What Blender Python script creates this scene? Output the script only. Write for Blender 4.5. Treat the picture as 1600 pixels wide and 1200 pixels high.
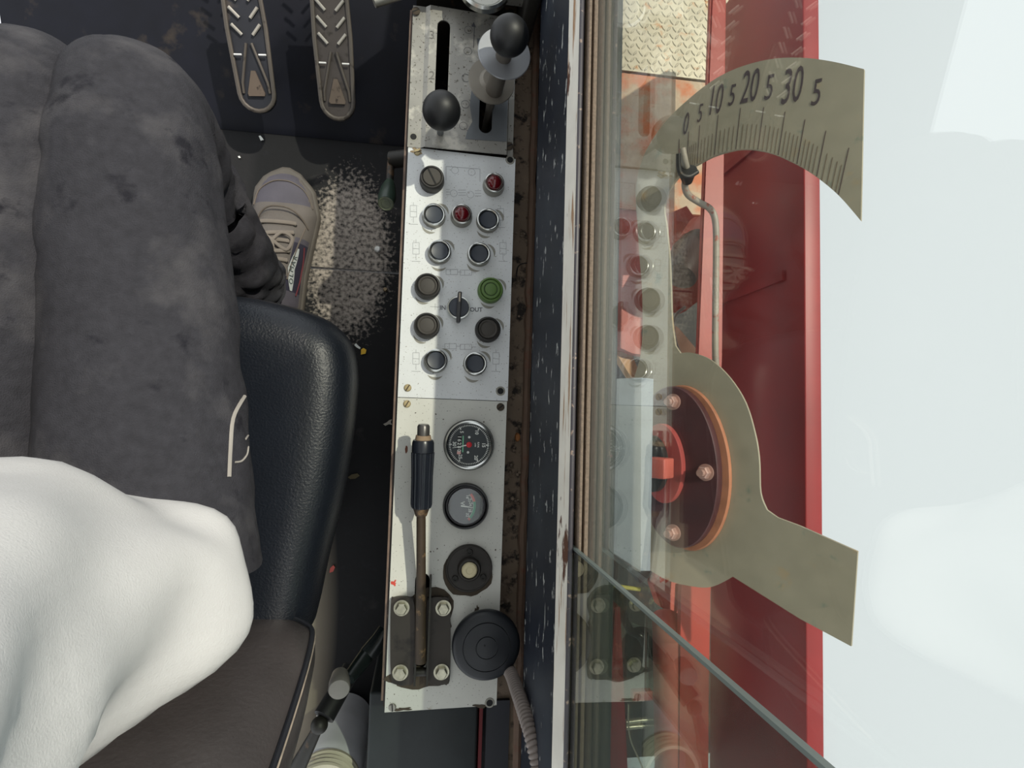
import bpy, bmesh, math, random
from mathutils import Vector, Matrix, noise
R = math.radians
random.seed(7)
for o in list(bpy.data.objects): bpy.data.objects.remove(o)
scene = bpy.context.scene
COL = scene.collection

# ---------------------------------------------------------------- camera
# world: X towards the cab window wall, Y forward to the pedals, Z up, metres, floor z = 0
AX = Vector((0.9889, 0.0379, 0.1436)); AY = Vector((0.0286, -0.9974, 0.0662)); AU = Vector((0.1458, -0.0614, -0.9874))
FPX = 901.0
CAMLOC = Vector((0, 0, 1.05))
cam = bpy.data.cameras.new('camera'); camo = bpy.data.objects.new('camera', cam); COL.objects.link(camo)
m = Matrix(((AX[0], -AX[1], -AX[2], 0), (AY[0], -AY[1], -AY[2], 0), (AU[0], -AU[1], -AU[2], 1.05), (0, 0, 0, 1)))
camo.matrix_world = m
cam.sensor_width = 36; cam.lens = FPX / 1600 * 36; cam.clip_start = .01; cam.clip_end = 100
scene.camera = camo

# ---------------------------------------------------------------- world, sun, exposure
w = bpy.data.worlds.new('world'); scene.world = w; w.use_nodes = True
bg = w.node_tree.nodes['Background']; bg.inputs[0].default_value = (0.93, 0.97, 1.0, 1); bg.inputs[1].default_value = 1.05
sun = bpy.data.lights.new('sun', 'SUN'); sun.energy = 3.9; sun.angle = R(1.0); sun.color = (1.0, .93, .8)
suno = bpy.data.objects.new('sun', sun); COL.objects.link(suno)
sd = Vector((-.455, -.34, -1)).normalized()
suno.rotation_euler = sd.to_track_quat('-Z', 'Y').to_euler(); suno.location = (1.5, 0, 3)
scene.view_settings.view_transform = 'Standard'; scene.view_settings.look = 'None'
scene.view_settings.exposure = 0.05; scene.view_settings.gamma = 1; scene.view_settings.use_curve_mapping = False

# ---------------------------------------------------------------- measuring helpers
def ray(px, py):
    v = Vector((px - 800, py - 600, FPX))
    return Vector((v.dot(AX), v.dot(AY), v.dot(AU)))
def P(px, py, z):
    r = ray(px, py); return CAMLOC + r * ((z - 1.05) / r.z)
def PP(px, py, o, n):
    r = ray(px, py); return CAMLOC + r * ((o - CAMLOC).dot(n) / r.dot(n))

# ---------------------------------------------------------------- materials
MATS = {}
def lin(c):
    return tuple(((x / 255) / 12.92 if x / 255 < .04045 else ((x / 255 + .055) / 1.055) ** 2.4) for x in c) + (1,)
def mat(name, c, rough=.5, metal=0, spots=(), bump=0, bscale=200, coat=0, mottle=.12, mscale=25, spec=.5, trans=0):
    """spots: list of (colour, noise scale, threshold, width)"""
    if name in MATS: return MATS[name]
    M = bpy.data.materials.new(name); M.use_nodes = True; nt = M.node_tree; N = nt.nodes; L = nt.links
    b = N['Principled BSDF']; b.inputs['Roughness'].default_value = rough; b.inputs['Metallic'].default_value = metal
    b.inputs['Coat Weight'].default_value = coat; b.inputs['Specular IOR Level'].default_value = spec
    b.inputs['Transmission Weight'].default_value = trans
    tc = N.new('ShaderNodeNewGeometry')
    cur = None
    rgb = N.new('ShaderNodeRGB'); rgb.outputs[0].default_value = lin(c); cur = rgb.outputs[0]
    if mottle:
        n = N.new('ShaderNodeTexNoise'); n.inputs['Scale'].default_value = mscale; n.inputs['Detail'].default_value = 5
        L.new(tc.outputs['Position'], n.inputs['Vector'])
        mr = N.new('ShaderNodeMapRange'); mr.inputs[1].default_value = .3; mr.inputs[2].default_value = .7
        mr.inputs[3].default_value = 1 - mottle; mr.inputs[4].default_value = 1 + mottle
        L.new(n.outputs[0], mr.inputs[0])
        mx = N.new('ShaderNodeMix'); mx.data_type = 'RGBA'; mx.blend_type = 'MULTIPLY'; mx.inputs[0].default_value = 1
        L.new(cur, mx.inputs[6]); L.new(mr.outputs[0], mx.inputs[7]); cur = mx.outputs[2]
    for sp__ in spots:
        sc, ss, th, wd = sp__[:4]
        n = N.new('ShaderNodeTexNoise'); n.inputs['Scale'].default_value = ss; n.inputs['Detail'].default_value = 6; n.inputs['Roughness'].default_value = .6
        mp = N.new('ShaderNodeMapping'); mp.inputs['Location'].default_value = (random.random() * 9, random.random() * 9, 0)
        if len(sp__) > 4: mp.inputs['Scale'].default_value = sp__[4]
        L.new(tc.outputs['Position'], mp.inputs[0]); L.new(mp.outputs[0], n.inputs['Vector'])
        mr = N.new('ShaderNodeMapRange'); mr.inputs[1].default_value = th; mr.inputs[2].default_value = th + wd
        L.new(n.outputs[0], mr.inputs[0])
        mx = N.new('ShaderNodeMix'); mx.data_type = 'RGBA'; mx.inputs[7].default_value = lin(sc)
        L.new(mr.outputs[0], mx.inputs[0]); L.new(cur, mx.inputs[6]); cur = mx.outputs[2]
    L.new(cur, b.inputs['Base Color'])
    if bump:
        n = N.new('ShaderNodeTexNoise'); n.inputs['Scale'].default_value = bscale; n.inputs['Detail'].default_value = 4
        L.new(tc.outputs['Position'], n.inputs['Vector'])
        bp = N.new('ShaderNodeBump'); bp.inputs['Strength'].default_value = bump; bp.inputs['Distance'].default_value = .001
        L.new(n.outputs[0], bp.inputs['Height']); L.new(bp.outputs[0], b.inputs['Normal'])
    MATS[name] = M; return M
def glass_mat(name, tint, haze=0.0):
    """thin pane: clear straight-through light plus a Schlick mirror term that is the same on both faces"""
    M = bpy.data.materials.new(name); M.use_nodes = True; nt = M.node_tree; N = nt.nodes; L = nt.links
    N.remove(N['Principled BSDF']); out = N['Material Output']
    g = N.new('ShaderNodeNewGeometry'); d = N.new('ShaderNodeVectorMath'); d.operation = 'DOT_PRODUCT'
    L.new(g.outputs['Incoming'], d.inputs[0]); L.new(g.outputs['Normal'], d.inputs[1])
    def mth(op, a, bb):
        x = N.new('ShaderNodeMath'); x.operation = op
        for i, v in enumerate((a, bb)):
            if v is None: continue
            if isinstance(v, (int, float)): x.inputs[i].default_value = v
            else: L.new(v, x.inputs[i])
        return x.outputs[0]
    a = mth('ABSOLUTE', d.outputs['Value'], None); a = mth('SUBTRACT', 1, a); a = mth('POWER', a, 4.1)
    a = mth('MULTIPLY', a, .95); a = mth('ADD', a, .05)
    tr = N.new('ShaderNodeBsdfTransparent'); tr.inputs[0].default_value = tint
    gl = N.new('ShaderNodeBsdfGlossy'); gl.inputs['Roughness'].default_value = 0.0; gl.inputs[0].default_value = (1, 1, 1, 1)
    df = N.new('ShaderNodeBsdfDiffuse'); df.inputs[0].default_value = (.8, .82, .8, 1)
    mh = N.new('ShaderNodeMixShader')
    n = N.new('ShaderNodeTexNoise'); n.inputs['Scale'].default_value = 7; n.inputs['Detail'].default_value = 8
    L.new(g.outputs['Position'], n.inputs['Vector'])
    mr = N.new('ShaderNodeMapRange'); mr.inputs[1].default_value = .3; mr.inputs[2].default_value = .75; mr.inputs[3].default_value = haze * .3; mr.inputs[4].default_value = haze * 1.7
    L.new(n.outputs[0], mr.inputs[0]); L.new(mr.outputs[0], mh.inputs[0]); L.new(tr.outputs[0], mh.inputs[1]); L.new(df.outputs[0], mh.inputs[2])
    ms = N.new('ShaderNodeMixShader'); L.new(a, ms.inputs[0]); L.new(mh.outputs[0], ms.inputs[1]); L.new(gl.outputs[0], ms.inputs[2])
    L.new(ms.outputs[0], out.inputs[0]); return M

# ---------------------------------------------------------------- mesh builder
class MB:
    def __init__(s): s.bm = bmesh.new()
    def poly(s, pts, mi=0):
        f = s.bm.faces.new([s.bm.verts.new(p) for p in pts]); f.material_index = mi; return f
    def box(s, a, b, mi=0, rot=None, c=None, bev=0):
        a = Vector(a); b = Vector(b); vs = []
        for z in (a.z, b.z):
            for x, y in ((a.x, a.y), (b.x, a.y), (b.x, b.y), (a.x, b.y)):
                v = Vector((x, y, z))
                if rot is not None: v = rot @ v
                if c is not None: v = v + Vector(c)
                vs.append(s.bm.verts.new(v))
        fs = [s.bm.faces.new([vs[i] for i in q]) for q in ((3, 2, 1, 0), (4, 5, 6, 7), (0, 1, 5, 4), (1, 2, 6, 5), (2, 3, 7, 6), (3, 0, 4, 7))]
        for f in fs: f.material_index = mi
        if bev:
            es = list({e for f in fs for e in f.edges})
            bmesh.ops.bevel(s.bm, geom=es, offset=bev, segments=3, profile=.5, affect='EDGES')
        return s
    def prism(s, pts, z0, z1, mi=0, bev=0):
        """pts: list of (x, y) or Vectors; extruded between z0 and z1"""
        a = [s.bm.verts.new((p[0], p[1], z0)) for p in pts]; b = [s.bm.verts.new((p[0], p[1], z1)) for p in pts]
        n = len(pts); top = s.bm.faces.new(b); bot = s.bm.faces.new(a[::-1]); fs = [top, bot]
        for i in range(n): fs.append(s.bm.faces.new((a[i], a[(i + 1) % n], b[(i + 1) % n], b[i])))
        for f in fs: f.material_index = mi
        if bev: bmesh.ops.bevel(s.bm, geom=list(top.edges), offset=bev, segments=2, affect='EDGES')
        return s
    def plate(s, outer, holes, nrm, th, mi=0):
        """flat plate with holes; loops of Vectors lying in a plane of normal nrm; thickness th below"""
        es = []; loops = []
        for lp in [outer] + holes:
            vs = [s.bm.verts.new(p) for p in lp]; loops.append(vs)
            for i in range(len(vs)): es.append(s.bm.edges.new((vs[i], vs[(i + 1) % len(vs)])))
        r = bmesh.ops.triangle_fill(s.bm, edges=es, use_beauty=True, normal=Vector(nrm))
        fs = [g for g in r['geom'] if isinstance(g, bmesh.types.BMFace)]
        for f in fs: f.material_index = mi
        off = -Vector(nrm).normalized() * th; mp = {}
        for vs in loops:
            for v in vs: mp[v] = s.bm.verts.new(v.co + off)
        for f in fs:
            g = s.bm.faces.new([mp[v] for v in f.verts][::-1]); g.material_index = mi
        for vs in loops:
            for i in range(len(vs)):
                a, b = vs[i], vs[(i + 1) % len(vs)]
                g = s.bm.faces.new((a, b, mp[b], mp[a])); g.material_index = mi
        return s
    def lathe(s, prof, seg=32, c=(0, 0, 0), axis=None, mi=0, sx=1, sy=1):
        """prof: list of (r, z) around the z axis (or axis) ; closed by its first and last points"""
        q = Vector((0, 0, 1)).rotation_difference(Vector(axis).normalized()) if axis is not None else None
        rings = []
        def put(x, y, z):
            v = Vector((x * sx, y * sy, z))
            if q: v = q @ v
            return s.bm.verts.new(v + Vector(c))
        for r, z in prof:
            if r < 1e-6: rings.append([put(0, 0, z)])
            else: rings.append([put(r * math.cos(2 * math.pi * k / seg), r * math.sin(2 * math.pi * k / seg), z) for k in range(seg)])
        for a, b in zip(rings, rings[1:]):
            for k in range(seg):
                k2 = (k + 1) % seg
                if len(a) == 1 and len(b) == 1: continue
                if len(a) == 1: f = s.bm.faces.new((a[0], b[k2], b[k]))
                elif len(b) == 1: f = s.bm.faces.new((a[k], a[k2], b[0]))
                else: f = s.bm.faces.new((a[k], a[k2], b[k2], b[k]))
                f.material_index = mi
        if len(rings[0]) > 1 and len(rings[-1]) > 1:
            a, b = rings[-1], rings[0]
            for k in range(seg): f = s.bm.faces.new((a[k], a[(k + 1) % seg], b[(k + 1) % seg], b[k])); f.material_index = mi
            return s
        for e, fl in ((rings[0], True), (rings[-1], False)):
            if len(e) > 1: f = s.bm.faces.new(e[::-1] if fl else e); f.material_index = mi
        return s
    def tube(s, pts, rad, seg=12, mi=0, cap=True, flat=1):
        pts = [Vector(p) for p in pts]; n = len(pts)
        rad = rad if isinstance(rad, (list, tuple)) else [rad] * n
        up = None; rings = []
        for i, p in enumerate(pts):
            t = (pts[min(i + 1, n - 1)] - pts[max(i - 1, 0)]).normalized()
            if up is None:
                up = Vector((0, 0, 1)) if abs(t.z) < .9 else Vector((0, 1, 0))
            sd_ = t.cross(up).normalized(); up = sd_.cross(t).normalized()
            rings.append([s.bm.verts.new(p + (sd_ * math.cos(2 * math.pi * k / seg) + up * math.sin(2 * math.pi * k / seg) * flat) * rad[i]) for k in range(seg)])
        for a, b in zip(rings, rings[1:]):
            for k in range(seg):
                f = s.bm.faces.new((a[k], a[(k + 1) % seg], b[(k + 1) % seg], b[k])); f.material_index = mi
        if cap:
            f = s.bm.faces.new(rings[0][::-1]); f.material_index = mi
            f = s.bm.faces.new(rings[-1]); f.material_index = mi
        return s
    def grid(s, rows, mi=0, closed=False):
        vs = [[s.bm.verts.new(p) for p in r] for r in rows]
        for a, b in zip(vs, vs[1:]):
            n = len(a)
            for k in range(n if closed else n - 1):
                f = s.bm.faces.new((a[k], a[(k + 1) % n], b[(k + 1) % n], b[k])); f.material_index = mi
        return vs
    def text(s, body, size, M4, mi=0, ext=.0002, xs=1):
        cu = bpy.data.curves.new('t', 'FONT'); cu.body = body; cu.size = size; cu.extrude = ext; cu.align_x = 'CENTER'; cu.align_y = 'CENTER'; cu.resolution_u = 3; cu.offset = size * .022 if size < .01 else 0
        o = bpy.data.objects.new('t', cu); COL.objects.link(o); bpy.context.view_layer.update()
        me = bpy.data.meshes.new_from_object(o)
        me.transform(M4 @ Matrix.Diagonal((xs, 1, 1, 1)))
        n0 = len(s.bm.faces); s.bm.from_mesh(me); s.bm.faces.ensure_lookup_table()
        for f in s.bm.faces[n0:]: f.material_index = mi
        bpy.data.objects.remove(o); bpy.data.curves.remove(cu); bpy.data.meshes.remove(me); return s
    def build(s, name, mats, parent=None, world=False, loc=None, sharp=35, recalc=True):
        """world=True: vertices are in world coordinates and are shifted to the parent's origin"""
        if recalc: bmesh.ops.recalc_face_normals(s.bm, faces=s.bm.faces)
        if world:
            off = wloc(parent) if parent else Vector(loc or (0, 0, 0))
            for v in s.bm.verts: v.co -= off
        me = bpy.data.meshes.new(name); s.bm.to_mesh(me); s.bm.free()
        for mm in (mats if isinstance(mats, (list, tuple)) else [mats]): me.materials.append(mm)
        me.polygons.foreach_set('use_smooth', [True] * len(me.polygons)); me.set_sharp_from_angle(angle=R(sharp))
        o = bpy.data.objects.new(name, me); COL.objects.link(o)
        if parent: o.parent = parent
        if loc is not None: o.location = loc
        return o
def wloc(o):
    v = Vector((0, 0, 0))
    while o: v += o.location; o = o.parent
    return v
def tag(o, label=None, cat=None, group=None, kind=None):
    if label: o['label'] = label
    if cat: o['category'] = cat
    if group: o['group'] = group
    if kind: o['kind'] = kind
    return o
def empty(name, loc, label, cat, group=None, kind=None):
    o = bpy.data.objects.new(name, None); COL.objects.link(o); o.location = loc; o.empty_display_size = .02
    return tag(o, label, cat, group, kind)
def tree(o, parent=None):
    c = o.copy(); COL.objects.link(c); c.parent = parent
    for ch in list(o.children): tree(ch, c)
    return c
def T(p, ang=0, tilt=None):
    return Matrix.Translation(p) @ Matrix.Rotation(ang, 4, 'Z')
def stadium(cx, y0, y1, r, z, seg=10):
    pts = []
    for k in range(seg + 1): a = math.pi * k / seg; pts.append(Vector((cx + r * math.cos(a), y1 - r + r * math.sin(a), z)))
    for k in range(seg + 1): a = math.pi + math.pi * k / seg; pts.append(Vector((cx + r * math.cos(a), y0 + r + r * math.sin(a), z)))
    return pts
def circ(cx, cy, r, z, seg=20): return [Vector((cx + r * math.cos(2 * math.pi * k / seg), cy + r * math.sin(2 * math.pi * k / seg), z)) for k in range(seg)]
def smooth(pts, n=6, closed=False):
    """Catmull-Rom through the points"""
    pts = [Vector(p) for p in pts]; out = []; m_ = len(pts)
    for i in range(m_ if closed else m_ - 1):
        if closed: p0, p1, p2, p3 = pts[i - 1], pts[i], pts[(i + 1) % m_], pts[(i + 2) % m_]
        else: p0, p1, p2, p3 = pts[max(i - 1, 0)], pts[i], pts[i + 1], pts[min(i + 2, m_ - 1)]
        for k in range(n):
            t = k / n
            out.append(.5 * ((2 * p1) + (-p0 + p2) * t + (2 * p0 - 5 * p1 + 4 * p2 - p3) * t * t + (-p0 + 3 * p1 - 3 * p2 + p3) * t ** 3))
    if not closed: out.append(pts[-1])
    return out

# colours ------------------------------------------------------------
m_panel = mat('panel_paint', (224, 227, 228), .42, spots=[((120, 112, 98), 420, .63, .03), ((170, 160, 140), 60, .70, .12)], mottle=.04)
m_lower = mat('grey_white_panel_paint', (208, 208, 200), .45, spots=[((90, 82, 70), 380, .64, .03), ((150, 138, 112), 40, .70, .1)], mottle=.04)
m_lever = mat('worn_lever_plate_metal', (150, 148, 142), .4, .35, spots=[((80, 74, 64), 260, .60, .05), ((190, 186, 176), 30, .55, .1)], mottle=.1)
m_bare = mat('bare_dull_steel', (112, 116, 120), .45, .5, mottle=.12)
m_black = mat('black_void_paint', (9, 9, 10), .7, mottle=0)
m_ball = mat('black_knob_plastic', (20, 21, 23), .48, mottle=.03)
m_rub = mat('brown_black_rubber', (62, 58, 53), .6, bump=.1)
m_rub2 = mat('dark_rubber_rim', (40, 38, 36), .55)
m_green = mat('green_rubber', (92, 122, 62), .5)
m_green2 = mat('dark_green_groove', (50, 74, 36), .6)
m_blue = mat('blue_black_button', (50, 56, 66), .4)
m_ring = mat('chrome_ring', (200, 202, 198), .22, 1, mottle=.03)
m_ring2 = mat('dull_alloy', (150, 148, 140), .4, .8)
m_red = mat('red_lamp_lens', (104, 6, 18), .18, coat=.6, mottle=0)
m_grime = mat('brown_grime', (72, 62, 50), .8, bump=.4)
m_ink = mat('faded_grey_ink', (150, 152, 156), .6, mottle=0)
m_ink2 = mat('dark_ink', (70, 70, 76), .6, mottle=0)
m_scuff = mat('scuffed_grey', (150, 148, 138), .6)
m_brass = mat('tarnished_screw', (176, 160, 122), .4, .4)
m_wht = mat('white_print', (225, 228, 222), .5, mottle=0)
m_dial = mat('black_dial_face', (24, 34, 38), .35, mottle=.03)
m_floor = mat('black_worn_floor_paint', (14, 14, 17), .6, spec=.3, spots=[((56, 53, 52), 9, .60, .12), ((24, 24, 28), 30, .6, .1)], bump=.3, bscale=120)
m_vinyl = mat('black_vinyl', (20, 24, 31), .36, bump=.5, bscale=420, mottle=.06, spec=.4)
m_vinyl2 = mat('faded_brown_black_vinyl', (62, 58, 58), .42, bump=.5, bscale=230, mottle=.12)
m_navy = mat('navy_black_chipped_paint', (20, 27, 40), .5, spots=[((44, 52, 62), 7, .5, .2), ((176, 178, 174), 80, .635, .02, (1.2, .5, 1.2)), ((130, 132, 130), 18, .655, .015, (2, .35, 2))], mottle=.25, mscale=12, spec=.3)
m_cream = mat('chipped_cream_paint', (240, 236, 224), .5, spots=[((170, 130, 92), 70, .56, .06, (1.5, .10, 1.5)), ((96, 60, 44), 24, .62, .03, (1, .4, 1))], mottle=.08)
m_felt = mat('tan_felt_seal', (128, 112, 98), .9, bump=.8, bscale=900, mottle=.2, mscale=300)
m_bead = mat('dark_window_bead', (70, 66, 72), .4, spots=[((150, 130, 118), 120, .6, .05)])
m_gut = mat('gutter_dirt', (122, 106, 90), .85, spots=[((44, 38, 34), 50, .52, .1), ((134, 118, 100), 16, .58, .08)], bump=.8, bscale=160)
m_maroon = mat('maroon_paint', (138, 34, 34), .45, mottle=.12, mscale=9)
m_orange = mat('orange_red_paint', (154, 44, 28), .45, mottle=.1, mscale=14)
m_pink = mat('faded_red_paint', (184, 92, 78), .5, mottle=.12)
m_scale = mat('weathered_scale_plate', (153, 145, 124), .6, spots=[((176, 140, 84), 16, .62, .2), ((120, 128, 112), 30, .62, .1)], mottle=.08)
m_tread = mat('galvanised_tread_plate', (190, 182, 160), .5, .2, spots=[((186, 140, 96), 30, .6, .1)], mottle=.1)
m_rusty = mat('rust_stained_plate', (186, 164, 136), .6, spots=[((196, 112, 66), 9, .46, .12)], mottle=.12, bump=.3)
m_steel = mat('grey_steel_post', (84, 94, 98), .5, .1)
m_dark = mat('dark_oily_metal', (40, 38, 34), .5, .2, spots=[((90, 70, 50), 40, .6, .08)])
m_rustpipe = mat('worn_grey_rod_paint', (150, 142, 128), .5, spots=[((150, 80, 60), 60, .58, .06)])

def root_P(px, py, z): return P(px, py, z)

# ================================================================ SETTING
b = MB()
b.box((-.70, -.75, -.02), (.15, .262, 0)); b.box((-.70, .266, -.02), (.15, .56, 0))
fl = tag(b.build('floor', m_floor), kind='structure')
# worn pale patch in the floor paint, plus a strip of painted sunlight
nt = m_floor.node_tree; N = nt.nodes; L = nt.links; bsdf = N['Principled BSDF']
src = bsdf.inputs['Base Color'].links[0].from_socket
geo = N.new('ShaderNodeNewGeometry')
def blob(cx, cy, rx, ry):
    mp = N.new('ShaderNodeMapping'); mp.inputs['Location'].default_value = (-cx / rx, -cy / ry, 0); mp.inputs['Scale'].default_value = (1 / rx, 1 / ry, 0)
    L.new(geo.outputs['Position'], mp.inputs[0]); ln = N.new('ShaderNodeVectorMath'); ln.operation = 'LENGTH'; L.new(mp.outputs[0], ln.inputs[0])
    mr = N.new('ShaderNodeMapRange'); mr.inputs[1].default_value = 1.15; mr.inputs[2].default_value = .55; L.new(ln.outputs['Value'], mr.inputs[0]); return mr.outputs[0]
bl = blob(-.15, .29, .10, .20)
sun_strip = blob(-.235, -.36, .085, .30)  # sunlit floor beside the seat, put into the base colour
ad = N.new('ShaderNodeMath'); ad.operation = 'MULTIPLY'; L.new(bl, ad.inputs[0]); ad.inputs[1].default_value = 1
nz = N.new('ShaderNodeTexNoise'); nz.inputs['Scale'].default_value = 150; nz.inputs['Detail'].default_value = 5; L.new(geo.outputs['Position'], nz.inputs[0])
m1 = N.new('ShaderNodeMath'); m1.operation = 'MULTIPLY_ADD'; m1.inputs[1].default_value = .55; L.new(ad.outputs[0], m1.inputs[0]); L.new(nz.outputs[0], m1.inputs[2])
mr = N.new('ShaderNodeMapRange'); mr.inputs[1].default_value = .84; mr.inputs[2].default_value = 1.14; L.new(m1.outputs[0], mr.inputs[0])
mx = N.new('ShaderNodeMix'); mx.data_type = 'RGBA'; mx.inputs[7].default_value = lin((168, 158, 148)); L.new(mr.outputs[0], mx.inputs[0]); L.new(src, mx.inputs[6]); mx2 = N.new('ShaderNodeMix'); mx2.data_type = 'RGBA'; mx2.inputs[7].default_value = lin((168, 156, 136)); k_ = N.new('ShaderNodeMath'); k_.operation = 'MULTIPLY'; k_.inputs[1].default_value = .8; L.new(sun_strip, k_.inputs[0]); L.new(k_.outputs[0], mx2.inputs[0]); L.new(mx.outputs[2], mx2.inputs[6]); L.new(mx2.outputs[2], bsdf.inputs['Base Color'])

# toe board rising in front of the pedals
b = MB(); b.grid([[(-.70, .50, .001), (.0, .50, .001)], [(-.70, .51, .012), (.0, .51, .012)], [(-.70, .90, .16), (.0, .90, .16)], [(-.70, .91, .0), (.0, .91, 0)]])
tag(b.build('trim_1', mat('blue_black_toe_board', (14, 16, 27), .55, spec=.3, spots=[((52, 46, 42), 14, .58, .1), ((120, 116, 100), 11, .72, .04)], mottle=.2)), kind='structure')

# unseen partial cab roof above the lens, added to shade seat and floor
b = MB(); b.box((-.95, -1.0, 1.50), (-.06, 1.1, 1.53)); tag(b.build('ceiling_shade', mat('cream_shade_roof', (170, 166, 156), .8)), kind='structure')
# side wall below the window, rust gutter, window sill trims
Y0, Y1 = -.80, .95
b = MB(); b.grid([[(.150, Y, .24), (.1385, Y, .30), (.125, Y, .39), (.125, Y, .524), (.1275, Y, .556), (.1275, Y, .50), (.16, Y, .2)] for Y in (Y0, Y1)])
for f in b.bm.faces: pass
b2 = MB(); b2.box((.126, Y0, -.02), (.150, Y1, .235))
b = MB(); pr = [(.124, .36), (.1235, .523), (.150, .523), (.150, .0), (.139, .0), (.139, .30)]
vs = [[Vector((x, Y, z)) for x, z in pr] for Y in (Y0, Y1)]; b.grid(vs, closed=True); b.poly(vs[0]); b.poly(vs[1][::-1])
tag(b.build('wall_right', m_navy), kind='structure')
b = MB(); pr = [(.1225, .5231), (.1262, .5555), (.1285, .5555), (.1285, .5231)]
vs = [[Vector((x, Y, z)) for x, z in pr] for Y in (Y0, Y1)]; b.grid(vs, closed=True); b.poly(vs[0]); b.poly(vs[1][::-1])
tag(b.build('trim_2', m_cream), kind='structure')
b = MB(); b.tube([(.1270, Y0, .556), (.1270, Y1, .556)], .0022, 10)
tag(b.build('trim_3', m_bead), kind='structure')
b = MB(); b.box((.1285, Y0, .5235), (.150, Y1, .546)); tag(b.build('trim_4', m_black), kind='structure')
for i, (x0, x1, z1) in enumerate(((.1325, .1352, .562), (.1378, .1415, .560))):
    b = MB(); b.box((x0, Y0, .546), (x1, Y1, z1), bev=.0008); tag(b.build('trim_%d' % (5 + i), m_felt), kind='structure')
b = MB(); b.box((.1500, Y0, .0), (.178, Y1, .5225), bev=.002)
b.box((.1505, Y0, .5225), (.153, Y1, .534))
tag(b.build('trim_7', mat('grey_green_outer_sill', (44, 52, 50), .5, mottle=.15)), kind='structure')
b = MB(); b.box((.101, Y0, .20), (.139, Y1, .262)); tag(b.build('trim_8', m_gut), kind='structure')
# rusty weld bead where the gutter meets the wall
b = MB(); pts = [Vector((.135 + .0025 * noise.noise((y * 30, 3, 0)), y, .268)) for y in [Y0 + k * .02 for k in range(86)]]
b.tube(pts, [.006 + .003 * noise.noise((p.y * 40, 0, 1)) for p in pts], 8); tag(b.build('trim_9', mat('rusty_weld', (104, 84, 70), .8, spots=[((112, 70, 54), 50, .55, .2)], bump=.6)), kind='structure')

g1 = glass_mat('window_glass', (.90, .92, .90, 1), .006); g2 = glass_mat('sliding_window_glass', (.72, .77, .73, 1), .005)
b = MB(); b.box((.1430, -.60, .546), (.1466, Y1, 1.02)); tag(b.build('window_1', g1), kind='structure')
w2 = MB(); w2.box((.1295, Y0, .546), (.1322, -.1085, 1.02)); w2 = tag(w2.build('window_2', g2), kind='structure')
b = MB(); b.box((.1293, -.1085, .546), (.1325, -.1065, 1.02)); b.build('glass_edge', mat('glass_edge', (110, 120, 116), .3, mottle=0), w2)

# ================================================================ CONSOLE
ZP = .30
con = empty('control_console', (.03, 0, 0), 'long narrow pale metal control console with buttons, lamps and gauges beside the cab wall', 'control panel')
X0, X1 = -.038, .103
b = MB(); t = .002
b.box((X0 - .0025, -.357, .001), (X0, .55, ZP - .006)); b.box((X1 - .004, -.357, .001), (X1 - .002, .55, ZP - .004))
b.box((X0, -.357, .001), (X1 - .004, -.355, ZP - .004)); b.box((X0, .548, .001), (X1 - .004, .55, ZP - .004)); b.box((X0, -.355, .14), (X1 - .004, .548, .142))
b.build('cabinet_body', mat('brown_black_cabinet_paint', (44, 36, 32), .6, spots=[((96, 80, 66), 40, .6, .05)]), con, world=True)
b = MB(); b.box((X0 - .0052, -.35, ZP - .012), (X0 - .0026, .55, ZP - .006)); b.build('side_rail', mat('brown_edge_rail', (112, 92, 80), .6, mottle=.3, mscale=60), con, world=True)

def pt(px, py, z=ZP): return P(px, py, z)
# --- middle plate with the buttons
holes = [circ(pt(797, 250).x, pt(797, 250).y, .0038, ZP + .0), circ(pt(782, 611).x, pt(782, 611).y, .0042, ZP)]
yt = .3578; ym = .0275; yb = -.3615
b = MB(); b.plate([Vector((X0, ym + .0006, ZP)), Vector((X1 + .001, ym + .0002, ZP)), Vector((X1 + .002, yt - .003, ZP)), Vector((X0, yt, ZP))], holes, (0, 0, 1), .003)
plate = b.build('button_plate', m_panel, con, world=True)
# --- lower plate with gauges
hl = [circ(pt(765, 1098).x, pt(765, 1098).y, .0042, ZP), stadium(pt(658, 960).x, pt(658, 1045).y, pt(658, 895).y, .009, ZP)]
b = MB(); b.plate([Vector((X0, yb, ZP)), Vector((X1 - .002, yb + .003, ZP)), Vector((X1, ym - .0006, ZP)), Vector((X0, ym - .0002, ZP))], hl, (0, 0, 1), .003)
lowp = b.build('gauge_plate', m_lower, con, world=True)
# --- lever plate : flange on the left, raised slotted face
zl = ZP + .006
h1 = stadium(pt(692, 80).x, pt(692, 185).y, pt(692, 36).y, .0085, zl); h2 = stadium(pt(760, 130).x, pt(760, 212).y, pt(762, 100).y, .0088, zl)
yl0, yl1 = .3572, .552
b = MB(); b.plate([Vector((-.016, yl0, zl)), Vector((.092, yl0, zl)), Vector((.092, yl1 - .004, zl)), Vector((-.016, yl1, zl))], [h1, h2], (0, 0, 1), .002)
b.grid([[(-.016, yl0, zl), (-.016, yl1, zl)], [(-.022, yl0, zl - .005), (-.022, yl1, zl - .005)], [(X0 - .001, yl0, zl - .005), (X0 - .001, yl1, zl - .005)], [(X0 - .001, yl0, zl - .008), (X0 - .001, yl1, zl - .008)]])
b.grid([[(.092, yl0, zl), (.092, yl1 - .004, zl)], [(.0935, yl0, zl - .004), (.0935, yl1 - .004, zl - .004)], [(.101, yl0, zl - .0045), (.101, yl1 - .004, zl - .0045)]])
levp = b.build('lever_plate', m_lever, con, world=True)
b = MB(); sh = [(745, 60), (752, 110), (738, 128), (734, 165), (738, 190), (730, 205), (727, 217), (752, 219), (797, 222), (797, 60)]
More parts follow.
